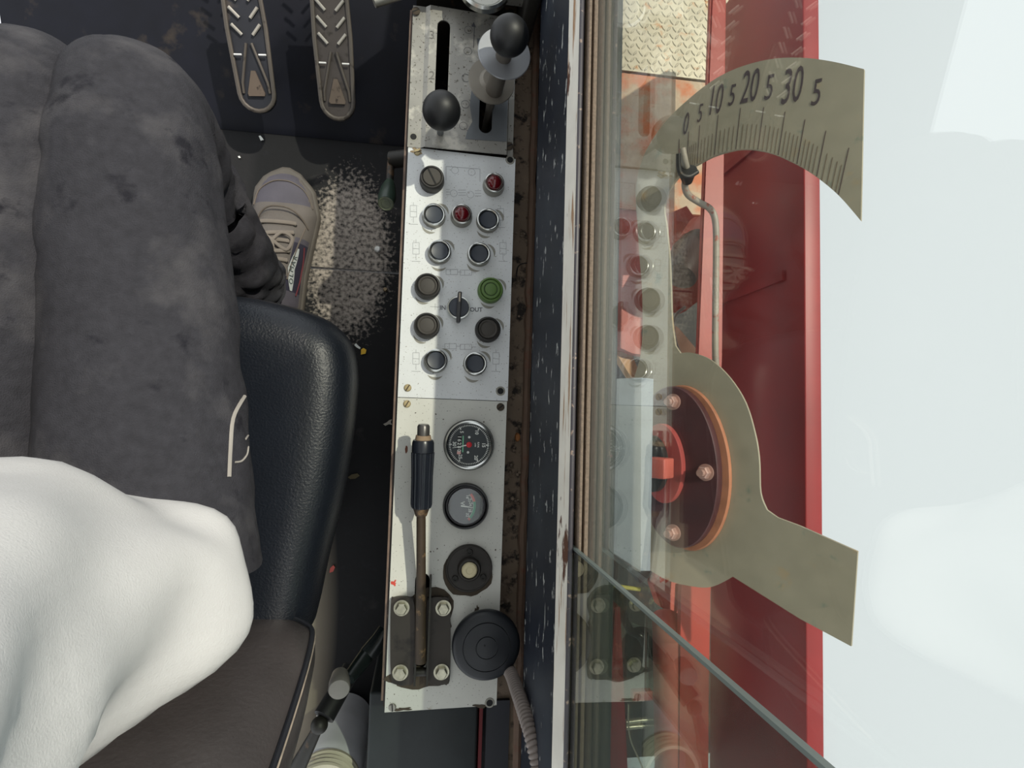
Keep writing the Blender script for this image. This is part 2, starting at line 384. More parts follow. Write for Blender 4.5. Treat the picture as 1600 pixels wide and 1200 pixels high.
so = [Vector((P(x, y, zl + .0004).x, P(x, y, zl + .0004).y, zl + .0004)) for x, y in sh]
for v in so: v.x = min(v.x, .0915); 
h2b = [Vector((v.x, v.y, zl + .0004)) for v in h2]
b.plate(so, [h2b], (0, 0, 1), .0003); o = b.build('wear_patch', m_bare, levp, world=True); o['label'] = 'bare blue-grey worn metal around the right slot'
b = MB(); 
for ch, yy in (('3', 55), ('2', 118)):
    b = MB(); b.text(ch, .016, T(P(675, yy, zl + .0003)), 0); b.build('shift_number', mat('engraved_grey', (112, 110, 106), .5), levp, world=True)
b = MB(); a0 = P(740, 75, zl + .0002); a1 = P(740, 42, zl + .0002)
b.box((a0.x - .0004, a0.y, a0.z), (a0.x + .0004, a1.y, a0.z + .0002)); b.prism([(a1.x - .003, a1.y), (a1.x + .003, a1.y), (a1.x, a1.y + .007)], a0.z, a0.z + .0002); b.build('shift_arrow', m_ink2, levp, world=True)
def ring2(b, c, r, w_, z, seg=28, mi=0):
    a = [b.bm.verts.new((c[0] + r * math.cos(2 * math.pi * k / seg), c[1] + r * math.sin(2 * math.pi * k / seg), z)) for k in range(seg)]
    d = [b.bm.verts.new((c[0] + (r - w_) * math.cos(2 * math.pi * k / seg), c[1] + (r - w_) * math.sin(2 * math.pi * k / seg), z)) for k in range(seg)]
    for k in range(seg): f = b.bm.faces.new((a[k], a[(k + 1) % seg], d[(k + 1) % seg], d[k])); f.material_index = mi
for (x, y) in ((732, 47), (731, 80), (728, 122), (727, 163), (724, 197)): b = MB(); ring2(b, P(x, y, 0 + zl), .0055, .0005, zl + .0003); b.build('shift_circle', m_ink2, levp, world=True)

# grime patches: thin worn-in dirt shapes on the plates
def grimeblob(name, cx, cy, r, z, mt, parent, n=26, seed=0, sx=1, sy=1, amp=.45):
    b = MB(); c = P(cx, cy, z); pts = []
    for k in range(n):
        a = 2 * math.pi * k / n; rr = r * (1 + amp * noise.noise((math.cos(a) * 1.7 + seed, math.sin(a) * 1.7, seed * 3.1)) * 2)
        pts.append((c.x + rr * sx * math.cos(a), c.y + rr * sy * math.sin(a)))
    b.prism(pts, z + .0001, z + .0004); return b.build(name, mt, parent, world=True)
grimeblob('rust_patch', 792, 228, .009, ZP + .0003, m_grime, plate, seed=1, sy=.6)
grimeblob('rust_patch', 652, 236, .005, ZP + .0003, mat('rusty_corner', (150, 132, 106), .8, mottle=.4, mscale=200), plate, seed=2, sx=1.6, sy=.8)
grimeblob('grease_patch', 733, 893, .0315, ZP + .0001, m_grime, lowp, seed=3, amp=.1)
grimeblob('grease_patch', 660, 960, .032, ZP + .0001, m_grime, lowp, seed=4, sx=1.25, sy=1.0, amp=.2)
grimeblob('grease_patch', 650, 1060, .028, ZP + .0001, m_grime, lowp, seed=5, sx=1.25, sy=.5, amp=.25)
grimeblob('grease_patch', 745, 955, .004, ZP + .0001, m_grime, lowp, seed=6, sx=.6, sy=1.6)
grimeblob('grease_patch', 628, 1108, .006, ZP + .0001, m_grime, lowp, seed=8, sx=1.6, sy=.4)
grimeblob('grease_patch', 752, 1103, .005, ZP + .0001, m_grime, lowp, seed=12, sx=1.6, sy=.5)
grimeblob('red_paint_fleck', 616, 911, .003, ZP + .0001, mat('red_fleck', (206, 70, 56), .5), lowp, seed=9)
grimeblob('rust_slot', 635, 702, .0022, ZP + .0001, mat('rust_slot', (110, 66, 48), .8), lowp, seed=1, sx=.8, sy=2.2, amp=.1)
for k in range(9):
    grimeblob('paint_chip', random.uniform(630, 780), random.choice([random.uniform(640, 660), random.uniform(845, 870), random.uniform(1060, 1090)]), .0009, ZP + .0001, m_grime, lowp, n=9, seed=k + 20)

# thin pictograms on the button plate
zi = ZP + .0002
b = MB()
def line(b, x0, y0, x1, y1, w_=.0005, mi=0):
    a = P(x0, y0, zi); c = P(x1, y1, zi); d = (c - a).normalized(); n_ = Vector((-d.y, d.x, 0)) * w_ * .5
    b.poly([a - n_, c - n_, c + n_, a + n_], mi)
def rect(b, x0, y0, x1, y1):
    line(b, x0, y0, x1, y0); line(b, x1, y0, x1, y1); line(b, x1, y1, x0, y1); line(b, x0, y1, x0, y0)
line(b, 697, 260, 750, 264); line(b, 697, 260, 697, 282); line(b, 750, 264, 750, 284)
def flush():
    global b
    b.build('pictogram', m_ink, plate, world=True); b = MB()
flush()
for x, y in ((711, 266), (737, 269), (709, 302), (735, 304)): ring2(b, P(x, y, zi), .0048, .0004, zi); flush()
for y in (296, 300, 304): line(b, 697, y, 703, y); line(b, 742, y + 2, 752, y + 2); line(b, 716, y + 1, 728, y + 1)
flush()
for x, y in ((786, 388), (782, 335), (650, 388), (646, 330), (775, 560), (650, 560)):
    rect(b, x - 5, y - 9, x + 5, y + 9); line(b, x - 5, y, x + 5, y + 1); line(b, x, y + 9, x, y + 18); line(b, x - 7, y + 20, x + 7, y + 20.5); line(b, x, y - 9, x, y - 14); flush()
for x, y in ((706, 425), (728, 426), (704, 541), (728, 542)): rect(b, x - 9, y - 4, x + 9, y + 4); line(b, x - 2, y - 4, x - 2, y + 4); line(b, x + 9, y, x + 16, y); flush()
line(b, 672, 479, 690, 480); line(b, 680, 474, 680, 484)
b.build('pictogram', m_ink, plate, world=True)
for wd, xx, yy in (('OUT', 744, 484), ('IN', 692, 481)):
    b = MB(); b.text(wd, .0078, T(P(xx, yy, zi), R(2))); b.build('lettering', mat('grey_lettering', (112, 114, 118), .6, mottle=0), plate, world=True)
# crescent scuffs left by old label discs
b = MB()
def crescent(b, px, py, ang, r=.0195, half=30, w_=.0035):
    c = P(px, py, zi); n = 12; o_ = []; i_ = []
    for k in range(n + 1):
        a = R(ang - half + 2 * half * k / n); ww = w_ * math.sin(math.pi * k / n)
        o_.append(Vector((c.x + (r + ww) * math.cos(a), c.y + (r + ww) * math.sin(a), zi))); i_.append(Vector((c.x + r * math.cos(a), c.y + r * math.sin(a), zi)))
    b.grid([o_, i_])
for px, py in ((678, 340), (763, 347), (687, 397), (749, 400), (668, 450), (767, 456), (667, 512), (763, 518), (681, 566), (743, 571)):
    for aa in (38 + random.uniform(-12, 12), 262 + random.uniform(-22, 8)):
        b = MB(); crescent(b, px, py, aa); b.build('label_scuff', m_scuff, plate, world=True)
# dirt rings round each button: flat shapes of grime of their own
# --- buttons (parts)
def at_btn(o, px, py, ztop): # local location such that top of the part appears at px,py
    p = P(px, py, ztop); o.location = Vector((p.x, p.y, ZP)) - wloc(con); return o
def push_button():
    b = MB(); b.lathe([(.0155, 0), (.0155, .001), (.0148, .0045), (.0148, .008), (.0142, .0092), (.0128, .0094), (.0118, .0082), (.0116, .004), (0, .004)], 40)
    r = b.build('push_button', m_ring2, con, world=False)
    b = MB(); b.lathe([(.0147, .0086), (.0146, .0098), (.0134, .0104), (.0122, .0098), (.0119, .0085)], 40); b.build('bezel_ring', m_ring, r)
    b = MB(); b.lathe([(.0112, .004), (.0112, .0083), (.0104, .0092), (.0085, .0088), (0, .0084)], 36); b.build('button_cap', m_blue, r)
    return r
def rubber_button(green=False):
    b = MB(); b.lathe([(.0165, 0), (.0168, .003), (.0165, .010), (.0155, .0128), (.0140, .0134), (.0132, .0122), (.0128, .011), (0, .011)], 40)
    r = b.build('push_button', m_green if green else m_rub2, con)
    b = MB()
    if green: b.lathe([(.0126, .0110), (.0122, .0135), (.0112, .014), (.0092, .0138), (.0088, .0125), (.0080, .0125), (.0076, .0138), (.006, .0144), (0, .0144)], 36)
    else: b.lathe([(.0124, .0110), (.0120, .0125), (.0110, .0128), (.0098, .0124), (.0092, .0118), (.008, .0121), (0, .0121)], 36)
    b.build('button_cap', m_green if green else m_rub, r)
    if green:
        b = MB(); b.lathe([(.0092, .0128), (.0091, .0131), (.0079, .0131), (.0078, .0128)], 36); b.build('cap_groove', m_green2, r)
        r['label'] = 'green rubber push button'
    return r
def lamp():
    b = MB(); b.lathe([(.0135, 0), (.0145, .001), (.0138, .006), (.0132, .0125), (.0122, .0138), (.0110, .0138), (.0102, .0122), (0, .0122)], 40)
    r = b.build('indicator_lamp', m_ring2, con)
    b = MB(); b.lathe([(.0098, .0120), (.0098, .0138), (.0085, .0175), (.0055, .0202), (0, .0212)], 32); b.build('lens', m_red, r)
    b = MB(); b.lathe([(.0131, .0128), (.0128, .0142), (.0117, .0146), (.0108, .0140)], 40); b.build('bezel_ring', m_ring, r); r['label'] = 'red indicator lamp in a metal ring'
    return r
first = {}
for kind, px, py in (('p', 678, 335), ('p', 763, 343), ('p', 687, 392), ('p', 749, 396), ('p', 681, 563), ('p', 743, 568), ('r', 668, 446), ('r', 667, 508), ('r', 763, 514), ('g', 767, 452), ('l', 773, 284), ('l', 722, 333)):
    if kind not in first:
        o = first[kind] = {'p': push_button, 'r': rubber_button, 'l': lamp, 'g': lambda: rubber_button(True)}[kind]()
    else: o = tree(first[kind], con)
    at_btn(o, px, py, {'p': ZP + .009, 'r': ZP + .012, 'g': ZP + .013, 'l': ZP + .016}[kind])
# round slotted selector, upper left
b = MB(); b.lathe([(.0158, 0), (.0162, .004), (.0158, .012), (.0152, .016), (.0142, .0172), (.0128, .0172), (.0120, .0160), (0, .0160)], 44)
sel = b.build('slotted_knob', m_rub2, con); sel['label'] = 'round dark knob with a slot across it'; at_btn(sel, 675, 276, ZP + .017)
b = MB(); rz = Matrix.Rotation(R(32), 3, 'Z'); b.lathe([(.0116, .0158), (.0116, .0172), (.011, .0178), (0, .0178)], 36)
b.build('knob_face', m_rub, sel)
b = MB(); b.box((-.0011, -.0108, .0176), (.0011, .0108, .0182), rot=Matrix.Rotation(R(28), 3, 'Z')); b.build('slot', m_black, sel)
# selector switch with a bar handle, centre
b = MB(); b.lathe([(.0150, 0), (.0155, .002), (.0152, .008), (.0146, .0092), (.0132, .0094), (.0128, .008), (0, .008)], 40)
sw = b.build('selector_switch', m_ring, con); at_btn(sw, 717, 480, ZP + .010)
b = MB(); b.lathe([(.0128, .0078), (.0128, .0105), (.0122, .0112), (0, .0112)], 36); b.build('rotor', m_blue, sw)
b = MB(); b.box((-.0026, -.0215, .0100), (.0026, .0185, .0215), rot=Matrix.Rotation(R(-1), 3, 'Z'), bev=.0018); hd = b.build('bar_handle', mat('grey_bar_plastic', (58, 58, 60), .4), sw)
b = MB(); b.box((-.0010, .005, .0214), (.0010, .0165, .0219)); b.build('pointer_mark', mat('cream_pointer', (170, 158, 140), .5), hd)

# screws
def screw(px, py, r, mt, ang, dark=False):
    b = MB(); b.lathe([(r, 0), (r, .0008), (r * .8, .0016), (0, .0018)], 20)
    s_ = b.build('screw', mt, con); p = P(px, py, ZP); s_.location = p - wloc(con)
    b = MB(); b.box((-r * .92, -r * .14, .0017), (r * .92, r * .14, .0020), rot=Matrix.Rotation(R(ang), 3, 'Z')); b.build('screw_slot', m_black if dark else m_grime, s_)
    return s_
screw(637, 606, .0048, m_brass, 60); screw(636, 631, .0048, m_brass, 60); screw(782, 636, .0052, m_grime, 40, True)
screw(613, 1105, .0048, m_ring2, 95, True); screw(652, 238, .0046, m_brass, 20)
for (px, py) in ((650, 20), (795, 230)):
    s_ = screw(px, py, .0055, m_grime, 30, True); s_.location.z += .003
for (px, py, z) in ((646, 214, ZP + .0005), (797, 250, ZP), (782, 611, ZP), (765, 1098, ZP)):
    b = MB(); p = P(px, py, z); b.lathe([(.0062, 0), (.0058, .0005), (.0042, .0006), (.0040, -.004), (0, -.004)], 24, c=(p.x, p.y, z + .0002))
    h = b.build('empty_screw_hole', m_scuff, con, world=True)
    b = MB(); b.lathe([(.0041, 0), (.0041, .0004), (0, .0004)], 20, c=(p.x, p.y, z + .0004)); b.build('hole', m_black, h, world=True)

# --- gauges
def gauge_base(name, px, py, r, chrome):
    p = P(px, py, ZP + .006); c = Vector((p.x, p.y, ZP))
    b = MB(); b.lathe([(r, 0), (r, .006), (r * .965, .0085), (r * .93, .0085), (r * .9, .0078), (r * .86, .0035), (0, .003)], 64)
    g = b.build(name, mat('black_bezel', (22, 22, 23), .35, mottle=.05), con); g.location = c - wloc(con)
    b = MB(); b.lathe([(r * .97, .0078), (r * .95, .0098), (r * .90, .0102), (r * .84, .0088), (r * .82, .0060), (r * .82, .0030)] if chrome else [(r * .80, .0060), (r * .79, .0068), (r * .775, .0066), (r * .76, .005), (r * .76, .003)], 64)
    b.build('bezel', m_ring if chrome else m_bead, g)
    b = MB(); rf = r * (.83 if chrome else .77); b.lathe([(rf, .0032), (rf, .0042), (0, .0042)], 64); f = b.build('dial_face', m_dial, g)
    b = MB(); b.lathe([(rf, .0066), (rf * .6, .0072), (0, .0075)], 48)
    if not chrome: b.build('gauge_glass', glass_mat('gauge_glass_' + name, (.97, .98, .97, 1), .004), g)
    return g, f, rf
def rotup(px_, py_, ang): return T((px_, py_, .0044), ang)
g, f, rf = gauge_base('rev_counter', 733, 695, .0325, True)
b = MB(); zt = .0044
for k in range(72):
    a = 2 * math.pi * k / 72; big = k % 12 == 0; r1 = rf * .95; r0 = rf * (.82 if big else .88); ww = .00045 if not big else .0008
    d = Vector((math.cos(a), math.sin(a), 0)); n_ = Vector((-d.y, d.x, 0)) * ww
    b.poly([Vector((0, 0, zt)) + d * r0 - n_, Vector((0, 0, zt)) + d * r1 - n_, Vector((0, 0, zt)) + d * r1 + n_, Vector((0, 0, zt)) + d * r0 + n_])
for s_, a in (('5', 122), ('10', 60), ('15', 0), ('20', -60), ('25', -125), ('30', 178)):
    b.text(s_, .0062, T((rf * .70 * math.cos(R(a)), rf * .70 * math.sin(R(a)), zt), R(-90)))
b.text('R.P.M.', .0032, T((rf * .44, 0, zt), R(-90)), xs=.9); b.text('x100', .0026, T((rf * .30, 0, zt), R(-90)))
b.build('dial_marking', m_wht, f)
b = MB(); b.box((-rf * .56, -rf * .38, zt - .0002), (-rf * .38, rf * .45, zt + .0003)); ct = b.build('hour_counter', m_black, f)
b = MB()
for i, ch in enumerate('16280'): b.text(ch, .0064, T((-rf * .47, rf * (.36 - i * .16), zt + .0004), R(-90)))
b.build('counter_digits', m_wht, ct)
b = MB(); b.box((-rf * .56, -rf * .46, zt), (-rf * .38, -rf * .32, zt + .0004)); b.build('last_digit', mat('pale_red_digit', (224, 176, 170), .5, mottle=0), ct)
b = MB(); b.box((-rf * .32, -rf * .36, zt), (-rf * .26, rf * .42, zt + .0003)); b.build('green_line', mat('pale_green_print', (120, 190, 150), .5, mottle=0), f)
b = MB(); b.lathe([(.0016, 0), (.0016, .0006), (0, .0008)], 14, c=(0, rf * .36, zt)); b.lathe([(.0016, 0), (.0016, .0006), (0, .0008)], 14, c=(-.001, -rf * .36, zt)); b.build('dial_rivet', m_wht, f)
b = MB(); an = R(192); d = Vector((math.cos(an), math.sin(an), 0)); n_ = Vector((-d.y, d.x, 0)); z_ = Vector((0, 0, .0052))
b.grid([[z_ + n_ * .0009, z_ - n_ * .0009], [z_ + d * rf * .8 + n_ * .0003, z_ + d * rf * .8 - n_ * .0003]]); nd = b.build('needle', m_wht, g)
b = MB(); b.lathe([(.0036, .0050), (.0036, .0062), (.003, .0066), (0, .0066)], 24); b.build('needle_hub', mat('red_hub', (206, 40, 50), .4, mottle=0), nd)

g, f, rf = gauge_base('volt_meter', 728, 791, .0292, False)
b = MB(); c0 = Vector((-rf * .42, 0, zt)); ra = rf * .82
def arc(b, a0, a1, r0, r1, z, n=18, mi=0):
    rows = [[], []]
    for k in range(n + 1):
        a = R(a0 + (a1 - a0) * k / n)
        for j, r_ in enumerate((r0, r1)): rows[j].append(Vector((c0.x + r_ * math.cos(a), c0.y + r_ * math.sin(a), z)))
    b.grid(rows, mi)
c0.y = 0; c0.x = -rf * .55
arc(b, 40, 14, rf * .98, rf * 1.12, zt); arc(b, -40, -47, rf * .98, rf * 1.12, zt); b.build('red_band', mat('red_band', (214, 90, 78), .5, mottle=0), f)
b = MB(); arc(b, 14, -40, rf * .98, rf * 1.12, zt); b.build('green_band', mat('green_band', (52, 150, 110), .5, mottle=0), f)
b = MB(); arc(b, 42, -47, rf * .965, rf * .985, zt + .0001)
for s_, a in (('16', 40), ('21', 24), ('24', 8), ('28', -17), ('32', -37)):
    b.text(s_, .0050, T((c0.x + rf * .82 * math.cos(R(a)), c0.y + rf * .82 * math.sin(R(a)), zt), R(-90)))
    arc(b, a + .8, a - .8, rf * .90, rf * .98, zt, 2)
b.text('V', .0075, T((-rf * .20, rf * .16, zt), R(-90))); b.build('dial_marking', m_wht, f)
b = MB(); an = R(-8); d = Vector((math.cos(an), math.sin(an), 0)); n_ = Vector((-d.y, d.x, 0)); z_ = Vector((-rf * .28, .0004, .0052))
b.grid([[z_ + n_ * .0011, z_ - n_ * .0011], [z_ + d * rf * .72 + n_ * .0003, z_ + d * rf * .72 - n_ * .0003]]); b.build('needle', m_wht, g)

# --- flanged push button (cream centre)
p = P(733, 889, ZP + .006)
b = MB(); b.lathe([(.0300, 0), (.0300, .0035), (.0285, .0055), (.0275, .0055), (.0268, .0048), (.0150, .0050), (.0146, .0105), (.0132, .0125), (.0112, .0125), (.0105, .0095), (0, .0095)], 56)
hb = b.build('flanged_button', mat('brown_black_flange', (46, 42, 38), .55, bump=.15), con); hb.location = Vector((p.x, p.y, ZP)) - wloc(con); hb['label'] = 'dark round flange with a cream button in its centre'
b = MB(); b.lathe([(.0100, .0090), (.0098, .0125), (.0082, .0145), (.0045, .0150), (.0040, .0144), (0, .0146)], 32); b.build('cream_cap', mat('cream_plastic', (216, 204, 166), .4), hb)
for a in (90, 215, 330):
    x_, y_ = .0212 * math.cos(R(a)), .0212 * math.sin(R(a))
    b = MB(); b.lathe([(.0040, .0045), (.0040, .0068), (.0033, .0074), (.0022, .0074), (.0020, .0058), (0, .0058)], 18, c=(x_, y_, 0)); b.build('cap_screw', m_dark, hb)

# ---------------- big black cap by the wall
p = P(760, 1009, ZP + .022)
cap = empty('mushroom_knob', (p.x, p.y, ZP), 'large round black plastic cap at the wall end of the pale console', 'knob')
b = MB(); b.lathe([(.0300, .0005), (.0300, .010), (.0408, .0115), (.0424, .0145), (.0424, .0205), (.0405, .0240), (.0375, .0255), (.0300, .0262), (.0297, .0252), (.0290, .0252), (.0286, .0268), (.0140, .0285), (.0137, .0275), (.0130, .0275), (.0126, .0290), (.004, .0298), (0, .0298)], 72); b.build('cap_shell', mat('blue_black_plastic', (30, 33, 38), .42, bump=.08), cap)
b = MB(); b.lathe([(.0011, .0296), (.0011, .0301), (0, .0301)], 12, c=(-.003, .003, 0)); b.build('vent_hole', m_black, cap)

# ---------------- gear levers
def ballp(r, n=20): return [(r * math.sin(math.pi * k / n) if 0 < k < n else 0, -r * math.cos(math.pi * k / n)) for k in range(n + 1)]
pb = P(690, 173, .395); base = Vector((.003, pb.y + .02, ZP + .001))
lv = empty('gear_lever', base, 'short lever with black ball knob in the left slot of the lever plate', 'lever')
b = MB(); b.tube([(base.x, base.y, .20), (base.x, base.y, ZP), pb], .0045, 12); b.build('lever_rod', m_bare, lv, world=True)
b = MB(); b.lathe(ballp(.0222), 40, c=pb); b.build('ball_knob', m_ball, lv, world=True)
top = P(796, 56, .455); low = P(769, 150, .33); ax = (top - low).normalized()
lv = empty('gear_lever', low - ax * .012, 'taller lever with black ball knob above two round grey discs', 'lever')
b = MB(); b.tube([Vector((low.x, low.y, .2)), low], .0055, 12); b.tube([low, top], [.0115, .0085], 24); b.build('lever_rod', mat('warm_grey_sleeve', (112, 106, 98), .45, .4), lv, world=True)
def along(tt): return low + (top - low) * tt
b = MB(); b.lathe([(.004, -.0015), (.0295, -.0015), (.0300, 0), (.0295, .0015), (.0160, .002), (.012, .006), (0, .006)], 48, c=P(768, 127, .345), axis=(.12, -.02, 1)); b.build('lower_disc', mat('warm_grey_disc', (140, 134, 124), .45, .3), lv, world=True)
b = MB(); b.lathe([(.004, -.0012), (.0305, -.0012), (.0312, 0), (.0305, .0014), (.014, .002), (0, .002)], 48, c=P(788, 84, .415), axis=(.10, .0, 1)); b.build('upper_disc', mat('blue_grey_disc', (150, 152, 156), .35, .4), lv, world=True)
b = MB(); b.lathe(ballp(.0212), 40, c=top); b.build('ball_knob', m_ball, lv, world=True)

# ---------------- hand lever with bolted bracket
hl_ = empty('hand_lever', P(658, 1040, ZP + .002), 'long hand lever with ribbed black grip on a bolted bracket beside the gauges', 'lever')
zs = lambda t_: .335 + .075 * t_
s0 = P(657, 1035, .316); s1 = P(658, 905, .325); s2 = P(658, 803, .340); s3 = P(661, 698, .350)
b = MB(); b.tube([s0, s1, s2 + (s3 - s2) * .0], [.0068, .0058, .0055], 14); b.tube([s2 - (s3 - s2).normalized() * .002, s2 + (s3 - s2).normalized() * .009], [.0070, .0105], 16)
b.build('lever_shaft', mat('rusty_dark_shaft', (66, 54, 42), .6, .2, spots=[((130, 104, 74), 60, .58, .08)], bump=.5), hl_, world=True)
ax = (s3 - s2).normalized(); gl = (s3 - s2).length
b = MB()
prof = [(.0112, .008), (.0122, .012), (.0122, gl * .55), (.0132, gl * .92)]
# ribbed sleeve
q = Vector((0, 0, 1)).rotation_difference(ax); rows = []
for r_, z_ in prof:
    row = []
    for k in range(96):
        a = 2 * math.pi * k / 96; rr = r_ * (1 + (.05 if (k // 2) % 3 == 0 else -.03)); row.append(s2 + q @ Vector((rr * math.cos(a), rr * math.sin(a), z_)))
    rows.append(row)
v_ = b.grid(rows, closed=True); b.bm.faces.new(v_[0][::-1]); b.bm.faces.new(v_[-1]); b.build('ribbed_grip', mat('blue_black_grip', (30, 34, 42), .3), hl_, world=True)
b = MB(); b.lathe([(.0125, gl * .92), (.0133, gl * .93), (.0130, gl * 1.06), (.0118, gl * 1.10), (.008, gl * 1.11), (0, gl * 1.11)], 32, c=s2, axis=ax); b.build('grip_collar', mat('blue_black_grip', (30, 34, 42), .3), hl_, world=True)
b = MB(); b.lathe([(.0098, gl * 1.10), (.0088, gl * 1.17), (0, gl * 1.17)], 28, c=s2, axis=ax); b.build('felt_washer', mat('tan_washer', (150, 128, 104), .8), hl_, world=True)
b = MB(); b.lathe([(.0074, gl * 1.15), (.0074, gl * 1.30), (.006, gl * 1.33), (0, gl * 1.33)], 28, c=s2, axis=ax); b.build('release_button', mat('grey_metal_button', (96, 94, 92), .35, .6), hl_, world=True)
m_brk = mat('greasy_dark_bracket', (58, 52, 46), .5, .2, spots=[((34, 30, 26), 30, .55, .1)])
for i, (xa, xb) in enumerate(((611, 648), (667, 703))):
    pts = smooth([P(xa, 1050, ZP), P(xa, 945, ZP), P(xa + 6, 932, ZP), P(xb - 8, 932, ZP), P(xb, 944, ZP), P(xb, 1052, ZP), P(xb - 8, 1066, ZP), P(xa + 8, 1066, ZP)], 5, True)
    b = MB(); b.prism([(v.x, v.y) for v in pts], ZP + .0005, ZP + .0065, bev=.0012); b.build('bracket_plate', m_brk, hl_, world=True)
for xa in (648, 667):
    a = P(xa, 1062, ZP); c = P(xa, 897 if xa > 650 else 935, ZP)
    b = MB(); b.box((a.x - .0012, a.y, ZP + .001), (a.x + .0012, c.y, ZP + .018)); b.build('bracket_cheek', m_dark, hl_, world=True)
b = MB(); a = P(658, 1050, ZP + .008); b.tube([(P(646, 1052, ZP).x, a.y, ZP + .008), (P(669, 1052, ZP).x, a.y, ZP + .008)], .005, 16); b.build('pivot_pin', m_dark, hl_, world=True)
def hexbolt(px, py, z, r, parent, mt, wr=True):
    p_ = P(px, py, z + .008); c = Vector((p_.x, p_.y, z)); b = MB()
    if wr: b.lathe([(r * 1.35, 0), (r * 1.35, .0012), (0, .0012)], 28, c=c)
    b.lathe([(r * 1.02, .0012), (r * 1.02, .0062), (r * .86, .0074), (0, .0074)], 6, c=c)
    return b.build('hex_bolt', mt, parent, world=True)
for (x, y) in ((627, 953), (693, 953), (625, 1055), (690, 1054)): hexbolt(x, y, ZP + .0065, .0072, hl_, mat('zinc_bolt', (186, 182, 162), .3, .8, mottle=.2, mscale=200))

# ---------------- little green-capped lever under the console edge
a = P(628, 246, .235); c = P(611, 262, .225); e = P(609, 285, .23); h = P(603, 318, .262)
gv = empty('small_lever', (a.x, a.y, 0), 'small lever with worn green grip under the left console edge', 'lever')
b = MB(); b.tube([(X0 - .0026, a.y, a.z), P(611, 250, .225)], .012, 14); b.tube([P(611, 252, .225), e], .0055, 12); b.build('lever_arm', m_dark, gv, world=True)
b = MB(); b.tube([e, e + (h - e) * .3, e + (h - e) * .75, h], [.0065, .0105, .0125, .0108], 22); b.build('grip', mat('dark_green_grip', (44, 60, 50), .35), gv, world=True)
ax = (h - e).normalized(); b = MB(); b.lathe([(.0104, .0002), (.0106, .0012), (.0094, .0016), (.0090, .0008), (.006, .0008), (.0055, .0014), (0, .0014)], 28, c=h, axis=ax); b.build('grip_end', mat('olive_end_cap', (92, 98, 80), .4), gv, world=True)

# ---------------- dashboard above the console
d0 = P(640, 11, .34)
ds = empty('dashboard', (.03, .56, .30), 'pale speckled dashboard edge above the lever plate with a round chrome ring', 'dashboard')
b = MB(); b.box((-.040, .556, .318), (.118, .70, .338), bev=.002); b.build('dash_panel', m_lever, ds, world=True)
b = MB(); q0 = P(583, 3, .345); b.tube([(q0.x, q0.y + .006, .337), (-.041, .545, .337)], .007, 12); b.build('edge_tube', m_ring2, ds, world=True)
b = MB(); c = P(757, -20, .345); b.lathe([(.033, -.004), (.033, .004), (.030, .0065), (.027, .0045), (.0255, .001), (0, .001)], 56, c=c); b.build('chrome_ring', m_ring, ds, world=True)
b = MB(); b.lathe([(.0255, .001), (.0250, .002), (0, .002)], 40, c=c); b.build('pale_dial', m_lower, ds, world=True)
b = MB(); b.box((.105, .53, .27), (.1225, .70, .40), bev=.003); b.build('dark_corner_bracket', m_dark, ds, world=True)
b = MB(); b.box((-.036, .575, .0), (.10, .69, .3178)); b.build('dash_support', m_dark, ds, world=True)

# ---------------- dark box behind the console, flexible conduit, red strip
b = MB(); b.box((-.062, -.60, .0005), (.085, -.366, .235), bev=.004)
bx = b.build('equipment_box', mat('dark_green_black_box', (36, 42, 44), .5, spots=[((120, 120, 100), 12, .68, .1)], mottle=.2)); bx.location = (0, 0, 0)
tag(bx, 'flat topped dark metal box behind the near end of the console', 'box')
b = MB(); b.box((.0865, -.60, .0005), (.0910, -.366, .236)); tag(b.build('red_strip', mat('red_strip', (96, 10, 18), .6)), 'narrow dark red strip between the black box and the corrugated hose', 'strip')
hp = smooth([P(783, 1030, .285), P(798, 1052, .325), P(809, 1082, .375), P(821, 1118, .415), P(832, 1155, .44), P(844, 1215, .455), P(851, 1300, .455)], 8)
n = 620; dense = []
for k in range(n):
    t_ = k / (n - 1) * (len(hp) - 1); i = min(int(t_), len(hp) - 2); dense.append(hp[i].lerp(hp[i + 1], t_ - i))
L_ = 0; rr = []
for k, p_ in enumerate(dense):
    if k: L_ += (p_ - dense[k - 1]).length
    rr.append(.0070 + .0013 * (abs(math.sin(L_ / .0052 * math.pi)) ** .5 * 2 - 1))
b = MB(); nd_ = []
fine = []
b.tube(dense, rr, 20); hs = b.build('corrugated_hose', mat('warm_grey_conduit', (126, 116, 110), .5), None, sharp=60)
tag(hs, 'grey corrugated flexible hose running back along the wall gutter', 'hose')

b = MB(); b.box((.0925, -.80, .262), (.1230, -.368, .268)); tag(b.build('trim_10', mat('blue_black_cover', (22, 25, 34), .5)), kind='structure')
# grit lying in the gutter
b = MB()
for k in range(170):
    x = random.uniform(.106, .136); y = random.uniform(-.33, .53); r = random.uniform(.0006, .0024) * (1.5 if y < 0 else 1)
    b.lathe([(0, 0), (r, r * .5), (r * .7, r * 1.2), (0, r * 1.4)], 5, c=(x, y, .2622))
tag(b.build('gutter_grit', mat('grit', (120, 106, 92), .9, mottle=.6, mscale=80)), 'brown grit and crumbs lying in the gutter beside the console', 'grit', kind='stuff')
b = MB(); pts = smooth([P(828, 411, .27), P(816, 412, .271), P(809, 418, .27), P(807, 432, .268)], 5); b.tube(pts, .0008, 6)
tag(b.build('wire_clipping', m_black), 'curved black wire scrap lying in the gutter', 'wire')
b = MB(); b.lathe([(0, 0), (.005, .002), (.004, .008), (0, .010)], 7, c=P(808, 683, .2622), sx=.8, sy=1.3); tag(b.build('dried_leaf_scrap', mat('orange_brown_scrap', (150, 96, 50), .7)), 'small orange brown scrap lying in the gutter beside the upper gauge', 'scrap')

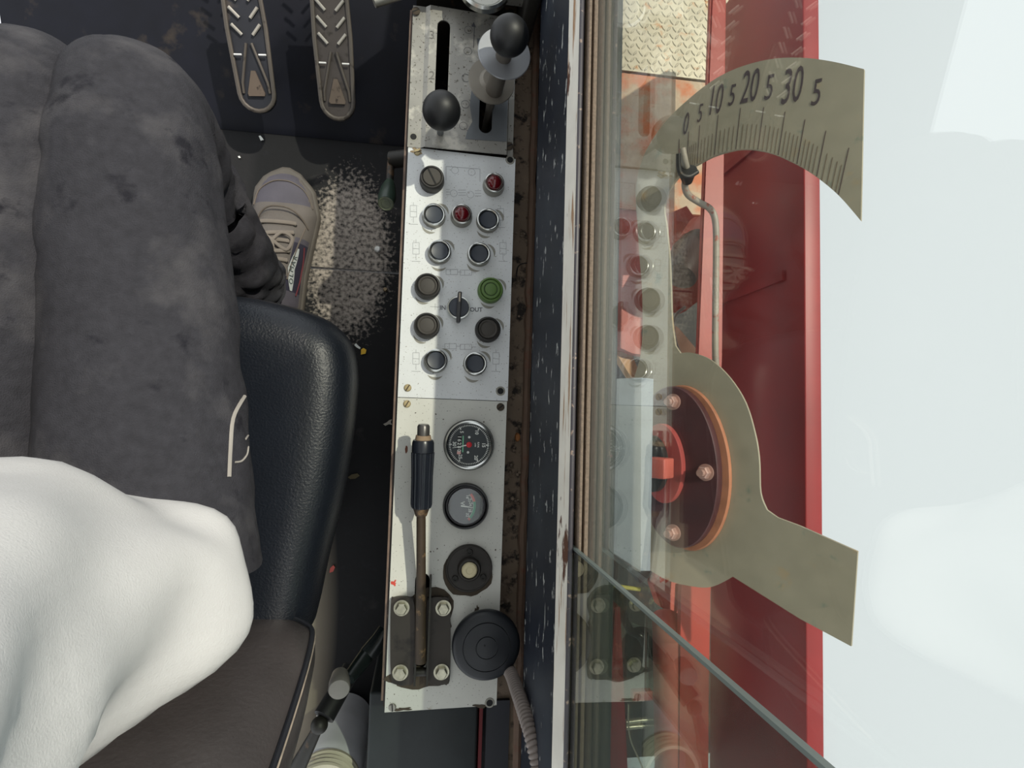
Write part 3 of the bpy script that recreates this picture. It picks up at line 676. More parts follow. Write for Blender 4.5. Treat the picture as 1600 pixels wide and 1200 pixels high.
# ================================================================ FLOOR LITTER
def scrap(name, px, py, pts, mt, label, cat):
    c = P(px, py, .001); b = MB(); b.prism([(c.x + x * .001, c.y + y * .001) for x, y in pts], .0012, .0030); return tag(b.build(name, mt), label, cat)
p = P(590, 389, .004); b = MB(); b.lathe([(.0058, .0005), (.0058, .004), (.004, .006), (0, .0065)], 20, c=(p.x, p.y, 0)); tag(b.build('bolt_head', mat('bright_bolt', (225, 225, 222), .3, .3)), 'bright round bolt head standing in the black floor', 'bolt')
p = P(602, 452, .004); b = MB(); b.lathe([(.0042, .0005), (.0042, .004), (.003, .006), (0, .0062)], 6, c=(p.x, p.y, 0)); tag(b.build('bolt_head', mat('dull_tan_bolt', (150, 132, 104), .5, .3)), 'small dull tan bolt head in the floor nearer the seat', 'bolt')
scrap('yellow_tag', 567, 549, [(-3, -6), (5, -4), (6, 3), (1, 6), (-3, 3)], mat('yellow_plastic', (226, 180, 40), .5), 'tiny yellow plastic tag on the floor between seat and console', 'tag')
scrap('paper_scrap', 559, 542, [(-6, 3), (-2, -1), (4, -4), (5, -1), (0, 3), (-3, 6)], m_wht, 'tiny white curl beside the yellow tag', 'scrap')
scrap('paper_scrap', 408, 217, [(-4, 4), (0, -4), (5, -2), (2, 2), (-1, 5)], m_wht, 'white chip on the dark floor below the left pedal', 'scrap')
scrap('paper_scrap', 374, 246, [(-2, 1), (0, -2), (3, -1), (1, 2)], m_wht, 'smallest white chip on the floor near the picture edge above the trouser leg', 'scrap')
scrap('paper_scrap', 606, 661, [(-8, -2), (-2, 1), (2, 5), (7, 7), (5, 2), (8, -3), (2, -2), (-4, -5)], mat('dirty_white', (176, 170, 158), .6), 'crumpled off-white scrap on the floor by the console side', 'scrap')
scrap('dry_leaf', 553, 744, [(-10, -2), (-4, 3), (6, 5), (10, 1), (3, -4), (-6, -5)], mat('olive_leaf', (84, 74, 48), .7), 'dull olive leaf on the floor beside the seat edge', 'leaf')
scrap('red_paint_flake', 519, 889, [(-4, -6), (2, -4), (5, 3), (2, 7), (-3, 2)], mat('red_fleck2', (190, 84, 74), .6), 'small red flake on the sunlit floor strip beside the rear of the seat cushion', 'flake')

# ================================================================ PEDALS
def pedal(label, pc, pb_, hw, zt_, ridges, worn):
    """pc = heel end, pb_ = toe direction point (world), built as a tapered plate on a stem"""
    heel = pc; tip = pb_; ax = (tip - heel); L0 = ax.length; ax.normalize(); sdv = Vector((ax.y, -ax.x, 0)).normalized(); up = sdv.cross(ax).normalized()
    if up.z < 0: up = -up
    r = empty('pedal', (heel.x, heel.y, 0), label, 'pedal', 'two long foot pedals')
    def pp(u, v, h_=0): return heel + sdv * u + ax * v + up * h_
    out = []
    def hwf(v): return hw * (1 - .10 * (v / L0))
    for k in range(13): a = math.pi + math.pi * k / 12; out.append((hw * .96 * math.cos(a), .030 + .030 * math.sin(a)))
    out += [(hwf(.1), .10), (hwf(L0), L0), (-hwf(L0), L0), (-hwf(.1), .10)]
    b = MB(); b.plate([pp(u, v) for u, v in out], [], up, .010); b.build('pedal_plate', worn, r, world=True)
    # raised side rims and rounded heel rim
    rim = [pp(hwf(L0) * .95, L0, .002), pp(hw * .95, .12, .002)] + [pp(hw * .88 * math.cos(a), .030 + .026 * math.sin(a), .003) for a in [0 - math.pi * k / 10 for k in range(11)]] + [pp(-hw * .95, .12, .002), pp(-hwf(L0) * .95, L0, .002)]
    b = MB(); b.tube(rim, .0034, 10, flat=.8); b.build('rim', mat('worn_pedal_rim', (84, 78, 72), .5, .2, spots=[((56, 50, 46), 50, .6, .06)]), r, world=True)
    b = MB(); b.prism([(0, 0)] * 0 or [(0, .02), (0.001, .02), (0, .021)], 0, .0001) if False else None
    tri = [(-.012, .026), (.012, .026), (.013, .030), (.003, .062), (-.003, .062), (-.013, .030)]
    b.plate([pp(u, v, .005) for u, v in tri], [], up, .005); b.build('raised_triangle', mat('worn_pedal_brown', (96, 84, 74), .5, .1, spots=[((50, 40, 34), 70, .58, .06)]), r, world=True)
    # V shaped recess edges
    b = MB(); b.tube([pp(-.020, .030, .001), pp(-.019, .045, .002), pp(-.004, .100, .003)], .0022, 8); b.tube([pp(.020, .030, .001), pp(.019, .045, .002), pp(.004, .100, .003)], .0022, 8); b.build('recess_edge', mat('worn_pedal_rim', (84, 78, 72)), r, world=True)
    for i in range(ridges):
        v0 = .118 + i * .0225
        for s_ in (-1, 1):
            b = MB(); b.tube([pp(s_ * .008, v0 - .007, .0025), pp(s_ * .021, v0 + .007, .0035)], .0024, 8); b.build('grip_ridge', mat('pale_ridge', (176, 172, 164), .4, .3), r, world=True)
    for s_ in (-1, 1):
        b = MB(); q_ = [pp(s_ * hw * .80, .084, .006), pp(s_ * hw * .42, .084, .006)]; b.tube(q_, .0014, 6); b.build('bright_pin', mat('bright_pin', (236, 236, 234), .3), r, world=True)
    b = MB(); q_ = pp(0, L0 * .45, -.011); b.tube([q_, Vector((q_.x, q_.y, .05))], .012, 10); b.build('pedal_stem', m_dark, r, world=True)
    return r
m_ped1 = mat('blue_black_pedal', (36, 38, 46), .45, spots=[((70, 64, 62), 30, .6, .08)]); m_ped2 = mat('brown_grey_pedal', (66, 60, 58), .5, spots=[((40, 34, 30), 40, .55, .08)])
pedal('black long foot pedal with pale chevron ridges and worn rims, farther from the console', P(407, 178, .085), P(372, -40, .175), .0300, 0, 9, m_ped1)
pedal('brown-grey long foot pedal with chevron ridges, nearer the console', P(530, 190, .095), P(512, -40, .185), .0290, 0, 9, m_ped2)

# ================================================================ SEAT
XC = -.325
seat = empty('seat', (XC, -.05, 0), 'black vinyl driver seat with faded brown-black backrest beside the console', 'seat')
half = [P(x, y, .39) for x, y in ((350, 456), (420, 467), (480, 484), (520, 504), (545, 534), (554, 580), (551, 640), (541, 720), (526, 800), (506, 880), (490, 955))]
half = [Vector((v.x, v.y, 0)) for v in half] + [Vector((-.122, -.238, 0)), Vector((-.150, -.254, 0)), Vector((-.20, -.262, 0))]
left = [Vector((2 * XC - v.x, v.y - .0, 0)) for v in half][::-1]
front = [Vector((XC, half[0].y + .004, 0))]
loop = smooth(front + half + left, 5, True)
cc = Vector((XC, -.05, 0))
prof = [(.80, .300), (.93, .302), (.975, .312), (.990, .330), (1.0, .352), (1.0, .372), (.985, .390), (.955, .403), (.92, .4105), (.88, .4145), (.83, .4155), (.80, .4150), (.72, .4125), (.62, .408), (.5, .403), (.35, .399), (.15, .397)]
nrm = []
m_ = len(loop)
for i in range(m_):
    t_ = (loop[(i + 1) % m_] - loop[i - 1]).normalized(); nn = Vector((t_.y, -t_.x, 0))
    if nn.dot(loop[i] - cc) < 0: nn = -nn
    nrm.append(nn)
rows = []
for s_, z_ in prof:
    row = []
    for i, v in enumerate(loop):
        if s_ >= .80: q_ = v - nrm[i] * (1 - s_) * .26
        else:
            e_ = v - nrm[i] * .2 * .26; q_ = cc + (e_ - cc) * (s_ / .80)
        row.append(Vector((q_.x, q_.y, z_ + .02 * max(0, (q_.y - .02)) / .1 * 0)))
    rows.append(row)
b = MB(); v_ = b.grid(rows, closed=True); b.bm.faces.new(v_[0][::-1]); b.bm.faces.new(v_[-1])
b.build('cushion', m_vinyl, seat, world=True, sharp=80)
b = MB(); b.box((XC - .17, -.22, .10), (XC + .17, .06, .3005), bev=.01); b.box((XC - .13, -.18, .0), (XC + .13, .02, .10)); b.build('seat_base', m_dark, seat, world=True)
# backrest: outline in the plane of its front, leaning back
bo = Vector((0, -.207, .40)); tilt = R(14)
def bk(u, v, d): # u across, v up the backrest, d depth backwards
    return Vector((u, bo.y - v * math.sin(tilt) - d * math.cos(tilt), bo.z + v * math.cos(tilt) - d * math.sin(tilt) * .0))
xr = P(496, 978, .42).x
hw_ = xr - XC; Hb = .50
outl = []
for (u, v) in ((hw_, .06), (hw_ * 1.0, .25), (hw_ * .95, .42), (hw_ * .78, .49), (0, .51), (-hw_ * .78, .49), (-hw_ * .95, .42), (-hw_, .25), (-hw_, .06), (-hw_ * .93, .012), (-hw_ * .7, .0), (0, -.004), (hw_ * .7, .0), (hw_ * .93, .012)): outl.append(Vector((u, v, 0)))
outl = smooth(outl, 6, True); cb = Vector((0, .25, 0))
rows = []
for s_, d in ((.3, -.022), (.6, -.020), (.82, -.012), (.93, -.004), (.975, .001), (1.0, .006), (1.012, .014), (1.015, .03), (1.0, .055), (.96, .072), (.85, .08), (.3, .082)):
    rows.append([bk(XC + (cb + (v - cb) * s_).x, (cb + (v - cb) * s_).y, d) for v in outl])
b = MB(); v_ = b.grid(rows, closed=True); b.bm.faces.new(v_[0][::-1]); b.bm.faces.new(v_[-1]); bkr = b.build('backrest', m_vinyl2, seat, world=True, sharp=80)
pl = [bk(XC + (cb + (v - cb) * 1.0).x, (cb + (v - cb) * 1.0).y, .004) for v in outl]
b = MB(); b.tube(pl + [pl[0]], .0026, 8); b.build('piping', mat('blue_black_piping', (34, 36, 42), .4), bkr, world=True)
pl = [bk(XC + (cb + (v - cb) * 1.008).x, (cb + (v - cb) * 1.008).y, .0075) for v in outl]
b = MB(); b.tube(pl + [pl[0]], .0013, 6); b.build('pale_seam', mat('worn_pale_seam', (160, 148, 134), .6, mottle=.3, mscale=80), bkr, world=True)

# ================================================================ jointed rod, bucket
k0 = P(594, 1000, .24); k1 = P(575, 1022, .24); k2 = P(545, 1060, .27); k3 = P(506, 1120, .28); k4 = P(499, 1133, .28); k5 = P(480, 1170, .27); k6 = P(462, 1205, .25)
rd = empty('jointed_rod', (k3.x, k3.y, 0), 'black jointed rod with round grey end cap between backrest and console', 'rod')
b = MB(); b.tube([(X0 - .0055, k0.y + .01, .235), k0, k1], .012, 16); b.tube([k1, k2], [.0115, .0085], 16); b.build('rod_arm', mat('glossy_black_rubber', (20, 26, 26), .25), rd, world=True)
b = MB(); b.tube([k2 - Vector((0, 0, .03)), k3], [.0125, .0135], 20); b.build('sleeve', mat('matt_black_sleeve', (22, 22, 23), .5), rd, world=True)
kc = P(530, 1076, .315); b = MB(); b.lathe([(.0100, -.03), (.0125, -.012), (.0128, .0), (.0118, .0025), (.004, .0035), (0, .0035)], 32, c=kc, axis=(.12, -.12, 1)); b.build('grey_end_cap', mat('clear_grey_cap', (120, 116, 112), .3), rd, world=True)
b = MB(); b.lathe(ballp(.0105), 24, c=k4); b.tube([k4, k5, k6], [.006, .0085, .011], 14); b.build('lower_link', m_dark, rd, world=True)
m_buck = mat('white_plastic', (236, 236, 240), .35, spots=[((150, 118, 84), 18, .66, .08)], mottle=.05); m_thr = mat('stained_cream_rim', (208, 200, 178), .45, spots=[((140, 96, 60), 30, .56, .1)])
c = P(524, 1176, .10); bkt = empty('plastic_jar', (c.x, c.y, 0), 'white plastic jar with stained threaded rim on the floor behind the seat', 'jar')
b = MB(); rb = .047
b.lathe([(rb * .85, .0), (rb, .006), (rb, .07), (rb * 1.01, .073), (rb, .076), (rb, .150), (rb * .95, .165), (rb * .86, .172), (rb * .82, .172), (rb * .9, .16), (rb * .9, .01), (0, .008)], 48); b.build('jar_body', m_buck, bkt)
b = MB(); b.lathe([(rb * .86, .170), (rb * .98, .173), (rb * .98, .178), (rb * .88, .180), (rb * .96, .186), (rb * .88, .189), (rb * .96, .195), (rb * .88, .198), (rb * .94, .203), (rb * .90, .206), (rb * .80, .206), (rb * .80, .172)], 48); b.build('threaded_rim', m_thr, bkt)

# ================================================================ PERSON
per = empty('person', (XC, -.1, 0), 'seated person in dark grey jeans, white shirt and grey-brown trainer, seen from above', 'person')
def skin(name, pts, edges, mt, parent, sub=2, disp=0, dscale=.06, dseed=0):
    me = bpy.data.meshes.new(name); off = wloc(parent)
    me.from_pydata([Vector(p[:3]) - off for p in pts], edges, []); o = bpy.data.objects.new(name, me); COL.objects.link(o); o.parent = parent; me.materials.append(mt)
    sk = o.modifiers.new('skin', 'SKIN'); 
    for i, p_ in enumerate(pts):
        rr_ = p_[3]; me.skin_vertices[0].data[i].radius = (rr_, rr_ * (p_[4] if len(p_) > 4 else 1))
    me.skin_vertices[0].data[0].use_root = True; sk.use_smooth_shade = True
    ss = o.modifiers.new('sub', 'SUBSURF'); ss.levels = sub; ss.render_levels = sub
    if disp:
        tx = bpy.data.textures.new(name, 'CLOUDS'); tx.noise_scale = dscale; tx.noise_depth = 3
        d = o.modifiers.new('folds', 'DISPLACE'); d.texture = tx; d.strength = disp; d.mid_level = .5; d.texture_coords = 'GLOBAL'
    return o
m_jean = mat('dark_grey_denim', (50, 50, 55), .9, spec=.2, spots=[((78, 77, 80), 14, .52, .25), ((32, 32, 38), 30, .6, .1)], bump=.9, bscale=900, mottle=.15, mscale=120)
# trousers : each leg lofted through rings so that the cloth follows hip, thigh, knee and shin, joined at the seat of the trousers
def loft(b, path, rad, seg=48, folds=.0, fs=20, seed=0, flat=None, cap=True):
    n = len(path); rows = []; up = Vector((0, 0, 1))
    for i, p_ in enumerate(path):
        t_ = (path[min(i + 1, n - 1)] - path[max(i - 1, 0)]).normalized()
        s_ = t_.cross(up if abs(t_.z) < .95 else Vector((0, 1, 0))).normalized(); u_ = s_.cross(t_).normalized(); row = []
        fk = 1.0
        if n > 50: fk = .35 + .65 * min(1, abs(i / n - .52) / .15)
        for k in range(seg):
            a = 2 * math.pi * k / seg; d = s_ * math.cos(a) * (flat[i] if flat else 1) + u_ * math.sin(a)
            q_ = p_ + d * rad[i]
            f_ = folds * noise.noise((q_.x * fs + seed, q_.y * fs, q_.z * fs * 2)) + folds * .5 * noise.noise((q_.x * fs * 2.6, q_.y * fs * 2.6 + seed, q_.z * fs * 4))
            f_ = f_ * .5 - folds * 1.6 * max(0, .35 - abs(noise.noise((i * .34 + seed + .5 * math.cos(a), math.cos(a) * .9, math.sin(a) * .9)))) * (1.15 if n > 50 and i > n * .55 else .4)
            row.append(q_ + d * f_ * fk)
        rows.append(row)
    v_ = b.grid(rows, closed=True)
    if cap: b.bm.faces.new(v_[0][::-1]); b.bm.faces.new(v_[-1])
ank = P(428, 458, .10)
legs = MB()
for sgn in (1, -1):
    hip = Vector((XC + sgn * .088, -.15, .480)); mid = Vector((XC + sgn * .064, .05, .475)); knee = Vector((XC + sgn * .045, .235, .480)); 
    knee2 = Vector((XC + sgn * .030, .290, .440)); sh_ = Vector((XC + sgn * .022, .280, .30)); an_ = Vector((XC + sgn * .036, .225, .150)); an2 = Vector((XC + sgn * .040, .205, .095))
    if sgn < 0:
        for v in (knee2, sh_, an_, an2): v.x -= .03
    pth = smooth([hip, mid, knee, knee2, sh_, an_, an2], 12)
    key = [.092, .082, .072, .068, .058, .055, .060]; rad = []
    for i in range(len(pth)): t_ = i / 12; k = min(int(t_), 5); rad.append(key[k] + (key[k + 1] - key[k]) * (t_ - k))
    loft(legs, pth, rad, 72, .011, 9, 3 if sgn > 0 else 9)
pv = smooth([Vector((XC - .16, -.155, .485)), Vector((XC - .08, -.15, .495)), Vector((XC + .08, -.15, .495)), Vector((XC + .158, -.145, .480))], 8)
loft(legs, pv, [.045 + .052 * math.sin(math.pi * (i / (len(pv) - 1)) ** .9 * .98 + .03) ** .5 for i in range(len(pv))], 40, .008, 18, 5)
tr_ = legs.build('jeans', m_jean, per, world=True, sharp=80)
# pocket flap with pale stitching on the hip
st = [P(352, 640, .565), P(362, 628, .562), P(378, 615, .557), P(394, 603, .553)]
m_stitch = mat('pale_stitching', (150, 146, 140), .8)
def surf(px, py, objm, zg=.5): return P(px, py, zg)
# shirt
sh = MB(); secs = []
sc = [(-.138, .520, .174, .080), (-.140, .545, .190, .088), (-.142, .575, .184, .090), (-.134, .62, .166, .102), (-.138, .70, .156, .104), (-.140, .78, .168, .106), (-.144, .87, .186, .108), (-.150, .93, .188, .092), (-.156, .965, .14, .070), (-.160, .985, .075, .055)]
sp = smooth([Vector((y, z, rx)) for y, z, rx, ry in sc], 5); sr = smooth([Vector((ry, 0, 0)) for *_, ry in sc], 5)
rows = []
for i, (v, r_) in enumerate(zip(sp, sr)):
    row = []
    for k in range(64):
        a = 2 * math.pi * k / 64; cx, sy_ = math.cos(a), math.sin(a)
        q_ = Vector((XC + v.z * math.copysign(abs(cx) ** .85, cx), v.x + r_.x * math.copysign(abs(sy_) ** .85, sy_), v.y))
        f_ = .010 * noise.noise((q_.x * 14 + q_.z * 10, q_.y * 14, q_.z * 12)) + .004 * math.sin(a * 7 + q_.z * 30)
        d = Vector((cx, sy_, 0)); row.append(q_ + d * f_)
    rows.append(row)
v_ = sh.grid(rows, closed=True); sh.bm.faces.new(v_[-1])
m_shirt = mat('white_cotton', (188, 188, 188), .85, mottle=.03, bump=.3, bscale=700)
shirt = sh.build('shirt', m_shirt, per, world=True, sharp=80)
# head, neck, arms: above and beside the lens, kept simple but whole
m_skin = mat('skin', (196, 150, 124), .5)
bd = MB()
HC = Vector((XC - .02, -.150, 1.165))
rows = []
for i in range(25):
    t_ = i / 24; z_ = 1.06 + .235 * t_; w_ = .078 * max(.02, math.sin(math.pi * min(1, .18 + .82 * t_)) ** .55); dpt = .098 * max(.02, math.sin(math.pi * min(1, .15 + .85 * t_)) ** .5); row = []
    for k in range(40):
        a = 2 * math.pi * k / 40; x_, y_ = w_ * math.cos(a), dpt * math.sin(a)
        g_ = max(0, math.sin(a)) ** 12
        y_ += g_ * (.022 * math.exp(-((t_ - .42) / .06) ** 2) + .008 * math.exp(-((t_ - .25) / .03) ** 2)) - .008 * math.exp(-((t_ - .56) / .05) ** 2) * math.exp(-((math.cos(a) / .35 - .9) ** 2) * 6) 
        row.append(Vector((HC.x + x_, HC.y + y_, z_)))
    rows.append(row)
v_ = bd.grid(rows, closed=True); bd.bm.faces.new(v_[0][::-1]); bd.bm.faces.new(v_[-1])
bd.tube([Vector((XC, -.160, .960)), Vector((XC - .01, -.158, 1.03)), Vector((XC - .02, -.155, 1.10))], [.062, .055, .055], 28)
for s_ in (-1, 1):
    bd.lathe([(0, -.006), (.018, -.004), (.022, .0), (.018, .005), (0, .006)], 18, c=HC + Vector((s_ * .079, -.005, .0)), axis=(s_, .2, 0), sy=1.5)
    # forearm resting along the thigh / at the side, with a hand
    el = Vector((XC + s_ * (.235 if s_ < 0 else .215), -.20, .70)); wr = Vector((XC + s_ * .13, -.01, .60)) if s_ < 0 else Vector((XC - .05, -.015, .615))
body_parts = bd
el = Vector((XC - .235, -.17, .72)); wr = Vector((XC - .13, .035, .612))
body_parts.tube(smooth([Vector((XC - .205, -.16, .86)), el, wr], 8), [.044] * 8 + [.040 - .0018 * k for k in range(9)], 24)
hc = wr + Vector((.02, .05, -.012)); body_parts.tube(smooth([wr, wr.lerp(hc, .5), hc], 4), [.027, .034, .038, .040, .041, .041, .042, .040, .034], 20, flat=.5)
for k in range(4):
    base_ = hc + Vector((-.030 + .020 * k, .012 - abs(k - 1.5) * .004, .002)); ln_ = (.060, .070, .066, .052)[k]
    body_parts.tube([base_, base_ + Vector((.004, ln_ * .45, .004)), base_ + Vector((.006, ln_ * .8, -.008)), base_ + Vector((.006, ln_, -.020))], [.009, .0088, .008, .0065], 12)
body_parts.tube([hc + Vector((.030, -.03, 0)), hc + Vector((.050, -.005, -.002)), hc + Vector((.056, .022, -.010))], [.0105, .0098, .008], 12)
bodyo = body_parts.build('body', m_skin, per, world=True, sharp=80)
hr = MB(); rows = []
for i in range(13):
    t_ = i / 12; ph = R(8 + 82 * t_); row = []
    for k in range(40):
        a = 2 * math.pi * k / 40; dn = -.035 * (1 - t_) * (1 - math.sin(a)) * .9
        row.append(HC + Vector((.088 * math.cos(ph) * math.cos(a), -.006 + .106 * math.cos(ph) * math.sin(a), .045 + .095 * math.sin(ph) + dn)))
    rows.append(row)
v_ = hr.grid(rows, closed=True); hr.bm.faces.new(v_[-1]); hr.build('hair', mat('dark_hair', (46, 36, 30), .6, bump=.8, bscale=400), per, world=True, sharp=80)
slv = MB(); slv.tube(smooth([Vector((XC - .14, -.15, .925)), Vector((XC - .19, -.155, .90)), Vector((XC - .222, -.165, .80))], 5), [.060] * 11, 26); slv.build('shirt_sleeve', m_shirt, per, world=True, sharp=80)
slv = MB(); slv.tube(smooth([Vector((XC + .13, -.15, .93)), Vector((XC + .165, -.17, .935)), Vector((XC + .19, -.22, .93))], 5), [.056] * 11, 26); slv.build('shirt_sleeve', m_shirt, per, world=True, sharp=80)

# stitching and pocket edge lines on the jeans (cast onto the cloth along the sight of the surface)
dg = None
def on_cloth(pxs, lift=.001):
    bpy.context.view_layer.update(); out = []
    for x, y in pxs:
        r_ = ray(x, y).normalized(); off = wloc(tr_); hit, loc, n_, _ = tr_.ray_cast(CAMLOC - off, r_)
        if hit: out.append(loc + off - r_ * lift)
    return out
def dn(pts, n=4): return [(p_.x, p_.y) for p_ in smooth([Vector((x, y, 0)) for x, y in pts], n)]
for pts, rad_, nm in (([(394, 603), (378, 626), (364, 655), (360, 700), (358, 745)], .0018, 'pocket_hem'), ([(391, 620), (396, 650), (392, 672), (384, 686)], .0009, 'pocket_stitch'), ([(388, 698), (386, 710), (378, 720), (368, 722)], .0009, 'pocket_stitch')):
    q_ = on_cloth(dn(pts))
    if len(q_) > 2: b = MB(); b.tube(q_, rad_, 6); b.build(nm, m_stitch, tr_, world=True)

# ---------------- shoe
def shoe(heel, toe, mirror=False):
    ax_ = (toe - heel); Ls = ax_.length; ax_.normalize(); sdv = Vector((ax_.y, -ax_.x, 0)) * (-1 if mirror else 1)
    g_ = MB()
    def hwr(t_): # right half width (outer side)
        K = [(0, .020), (.04, .030), (.15, .040), (.35, .043), (.55, .052), (.72, .060), (.86, .050), (.95, .032), (1, .006)]
        for (a0, w0), (a1, w1) in zip(K, K[1:]):
            if t_ <= a1: u = (t_ - a0) / (a1 - a0); u = u * u * (3 - 2 * u) if a1 > .9 else u; return w0 + (w1 - w0) * u
        return .004
    def hwl(t_):
        K = [(0, .020), (.04, .028), (.15, .036), (.35, .034), (.55, .040), (.72, .052), (.86, .050), (.95, .034), (1, .006)]
        for (a0, w0), (a1, w1) in zip(K, K[1:]):
            if t_ <= a1: u = (t_ - a0) / (a1 - a0); return w0 + (w1 - w0) * u
        return .004
    def W(u, v, h_): return heel + sdv * u + ax_ * v + Vector((0, 0, h_))
    ol = [Vector((hwr(k / 30), Ls * k / 30, 0)) for k in range(31)] + [Vector((-hwl(k / 30), Ls * k / 30, 0)) for k in range(30, -1, -1)]
    sole = MB(); rows = []
    for e_, z_ in ((.94, .002), (1.0, .008), (1.02, .020), (1.0, .028), (.9, .030)):
        rows.append([W(p_.x * e_, Ls / 2 + (p_.y - Ls / 2) * (1 + (e_ - 1) * .4), z_) for p_ in ol])
    v2 = sole.grid(rows, closed=True); sole.bm.faces.new(v2[0][::-1]); sole.bm.faces.new(v2[-1])
    return sole, W, hwr, hwl, Ls
heel = P(438, 526, 0); toe = P(453, 272, 0); heel.z = toe.z = 0
sole, W, hwr, hwl, Ls = shoe(heel, toe)
se = empty('trainer_shoe', heel, None, None); se.parent = per; se.location = heel - wloc(per)
m_sole = mat('grey_brown_sole', (98, 92, 86), .6); m_suede = mat('taupe_suede', (112, 105, 101), .85, bump=.3, bscale=500); m_mesh = mat('grey_purple_fabric', (90, 86, 96), .7, bump=.4, bscale=900); m_navyf = mat('navy_fabric', (52, 50, 66), .7, bump=.3, bscale=800)
so_ = sole.build('sole', m_sole, se, world=True, sharp=80)
up_ = MB(); NT, NA = 60, 40
def htop(t_):
    K = [(0, .075), (.12, .085), (.25, .090), (.35, .088), (.5, .080), (.68, .062), (.82, .050), (.93, .042), (1, .026)]
    for (a0, w0), (a1, w1) in zip(K, K[1:]):
        if t_ <= a1: u = (t_ - a0) / (a1 - a0); return w0 + (w1 - w0) * u
    return .026
def US(t_, a, lift=0): # a from 0 (outer side) to pi (inner side)
    ca, sa = math.cos(a), math.sin(a)
    wr_ = (hwr(t_) if ca > 0 else hwl(t_)) * .96; 
    u = wr_ * math.copysign(abs(ca) ** .75, ca) * (1 - .18 * sa * (1 - t_)); h_ = .022 + (htop(t_) - .022) * sa ** .8
    v = Ls * (.02 + .955 * t_)
    return W(u, v, h_ + lift * sa) + (W(ca, 0, 0) - W(0, 0, 0)) * lift
verts = [[up_.bm.verts.new(US(i / NT, math.pi * k / NA)) for k in range(NA + 1)] for i in range(NT + 1)]
for i in range(NT):
    for k in range(NA):
        t_ = (i + .5) / NT; a = math.pi * (k + .5) / NA; mi = 1
        s_ = abs(a - math.pi / 2) / (math.pi / 2)
        if t_ > .76 and s_ < .66 - (t_ - .76) * .9: mi = 0            # toe box fabric
        elif t_ > .60: mi = 1
        elif t_ > .30 and s_ < .40: mi = 1                              # eyestay
        elif .22 < t_ < .52 and a < math.pi / 2 and s_ < .86: mi = 2    # side quarter, outer
        elif t_ < .12: mi = 1
        elif s_ < .86 and t_ < .55: mi = 2 if a > math.pi / 2 else 0
        f = up_.bm.faces.new((verts[i][k], verts[i + 1][k], verts[i + 1][k + 1], verts[i][k + 1])); f.material_index = mi
up_.bm.faces.new(verts[0]);
upo = up_.build('upper', [m_mesh, m_suede, m_navyf], se, world=True, sharp=80)
HPI = math.pi / 2
# raised suede overlays: toe bumper seam, eyestay edges
b = MB(); b.tube([US(.62 + .0 * k, math.pi * (.16 + .68 * k / 16), .001) + (W(0, .030 * math.sin(math.pi * k / 16), 0) - W(0, 0, 0)) for k in range(17)], .0016, 6)
b.tube([US(.76 + .16 * math.sin(math.pi * k / 16) ** .6, math.pi * (.14 + .72 * k / 16), .001) for k in range(17)], .0013, 6)
b.tube([US(.62 - .34 * k / 12, HPI * (.42 + .18 * k / 12), .001) for k in range(13)], .0014, 6); b.tube([US(.62 - .34 * k / 12, math.pi - HPI * (.42 + .18 * k / 12), .001) for k in range(13)], .0014, 6)
b.build('overlay_seam', mat('taupe_seam', (112, 102, 94), .8), upo, world=True)
for i in range(5):
    t_ = .62 - i * .060
    for s_ in (1, -1):
        b = MB(); c = US(t_, HPI - s_ * .50, .0012); b.lathe([(.0032, 0), (.0032, .0012), (0, .0012)], 12, c=c, sy=.6); b.build('eyelet', m_dark, upo, world=True)
    b = MB(); pts = [US(t_ - (.028 if i % 2 else 0) * k / 8 + .01, HPI + (-.50 + 1.0 * k / 8), .0035) for k in range(9)]; b.tube(pts, .0034, 8, flat=.5); b.build('lace', mat('taupe_lace', (136, 126, 118), .85), upo, world=True)
kn = US(.50, HPI, .008)
for pts in ([(0, 0), (-.020, .010), (-.040, -.004), (-.032, -.022), (0, 0)], [(0, 0), (.014, .014), (.030, .006), (.022, -.014), (0, 0)], [(0, 0), (-.020, -.022), (-.046, -.046)], [(0, 0), (.006, -.03), (.020, -.052)]):
    q_ = smooth([kn + (W(x, y, -.14 * abs(x)) - W(0, 0, 0)) for x, y in pts], 6); b = MB(); b.tube(q_, .0028, 8, flat=.6); b.build('lace', mat('taupe_lace', (136, 126, 118), .85), upo, world=True)
# white side label with lettering
rows = []
for i in range(9):
    t_ = .22 + .26 * i / 8; ww = .30 * math.sin(math.pi * (i + .6) / 9.2) ** .7; ac = HPI * (.52 - .12 * abs(i / 8 - .5))
    rows.append([US(t_, ac - ww * .5 + ww * k / 5, .0016) for k in range(6)])
b = MB(); b.grid(rows); lb = b.build('side_label', mat('silver_white_label', (190, 194, 194), .5), upo, world=True)
b = MB()
for i, ch in enumerate('OLMAR'):
    t_ = .275 + .036 * i; a = HPI * (.52 - .12 * abs((t_ - .22) / .26 - .5)); c = US(t_, a, .0024); e1 = (US(t_ + .02, a, .0024) - US(t_ - .02, a, .0024)).normalized(); e2 = (US(t_, a + .08, .0024) - US(t_, a - .08, .0024)).normalized()
    n_ = e1.cross(e2).normalized(); e2 = n_.cross(e1); M4 = Matrix((e1, e2, n_)).transposed().to_4x4(); M4.translation = c
    b.text(ch, .0125, M4, ext=.0001)
b.build('lettering', mat('dark_green_grey_ink', (60, 72, 72), .6, mottle=0), lb, world=True)
b = MB(); b.tube([US(.50 - .30 * k / 10, HPI * (.30 - .10 * math.sin(math.pi * k / 10)), .0016) for k in range(11)], .0012, 6); b.build('maroon_piping', mat('maroon_piping', (104, 40, 48), .6), upo, world=True)
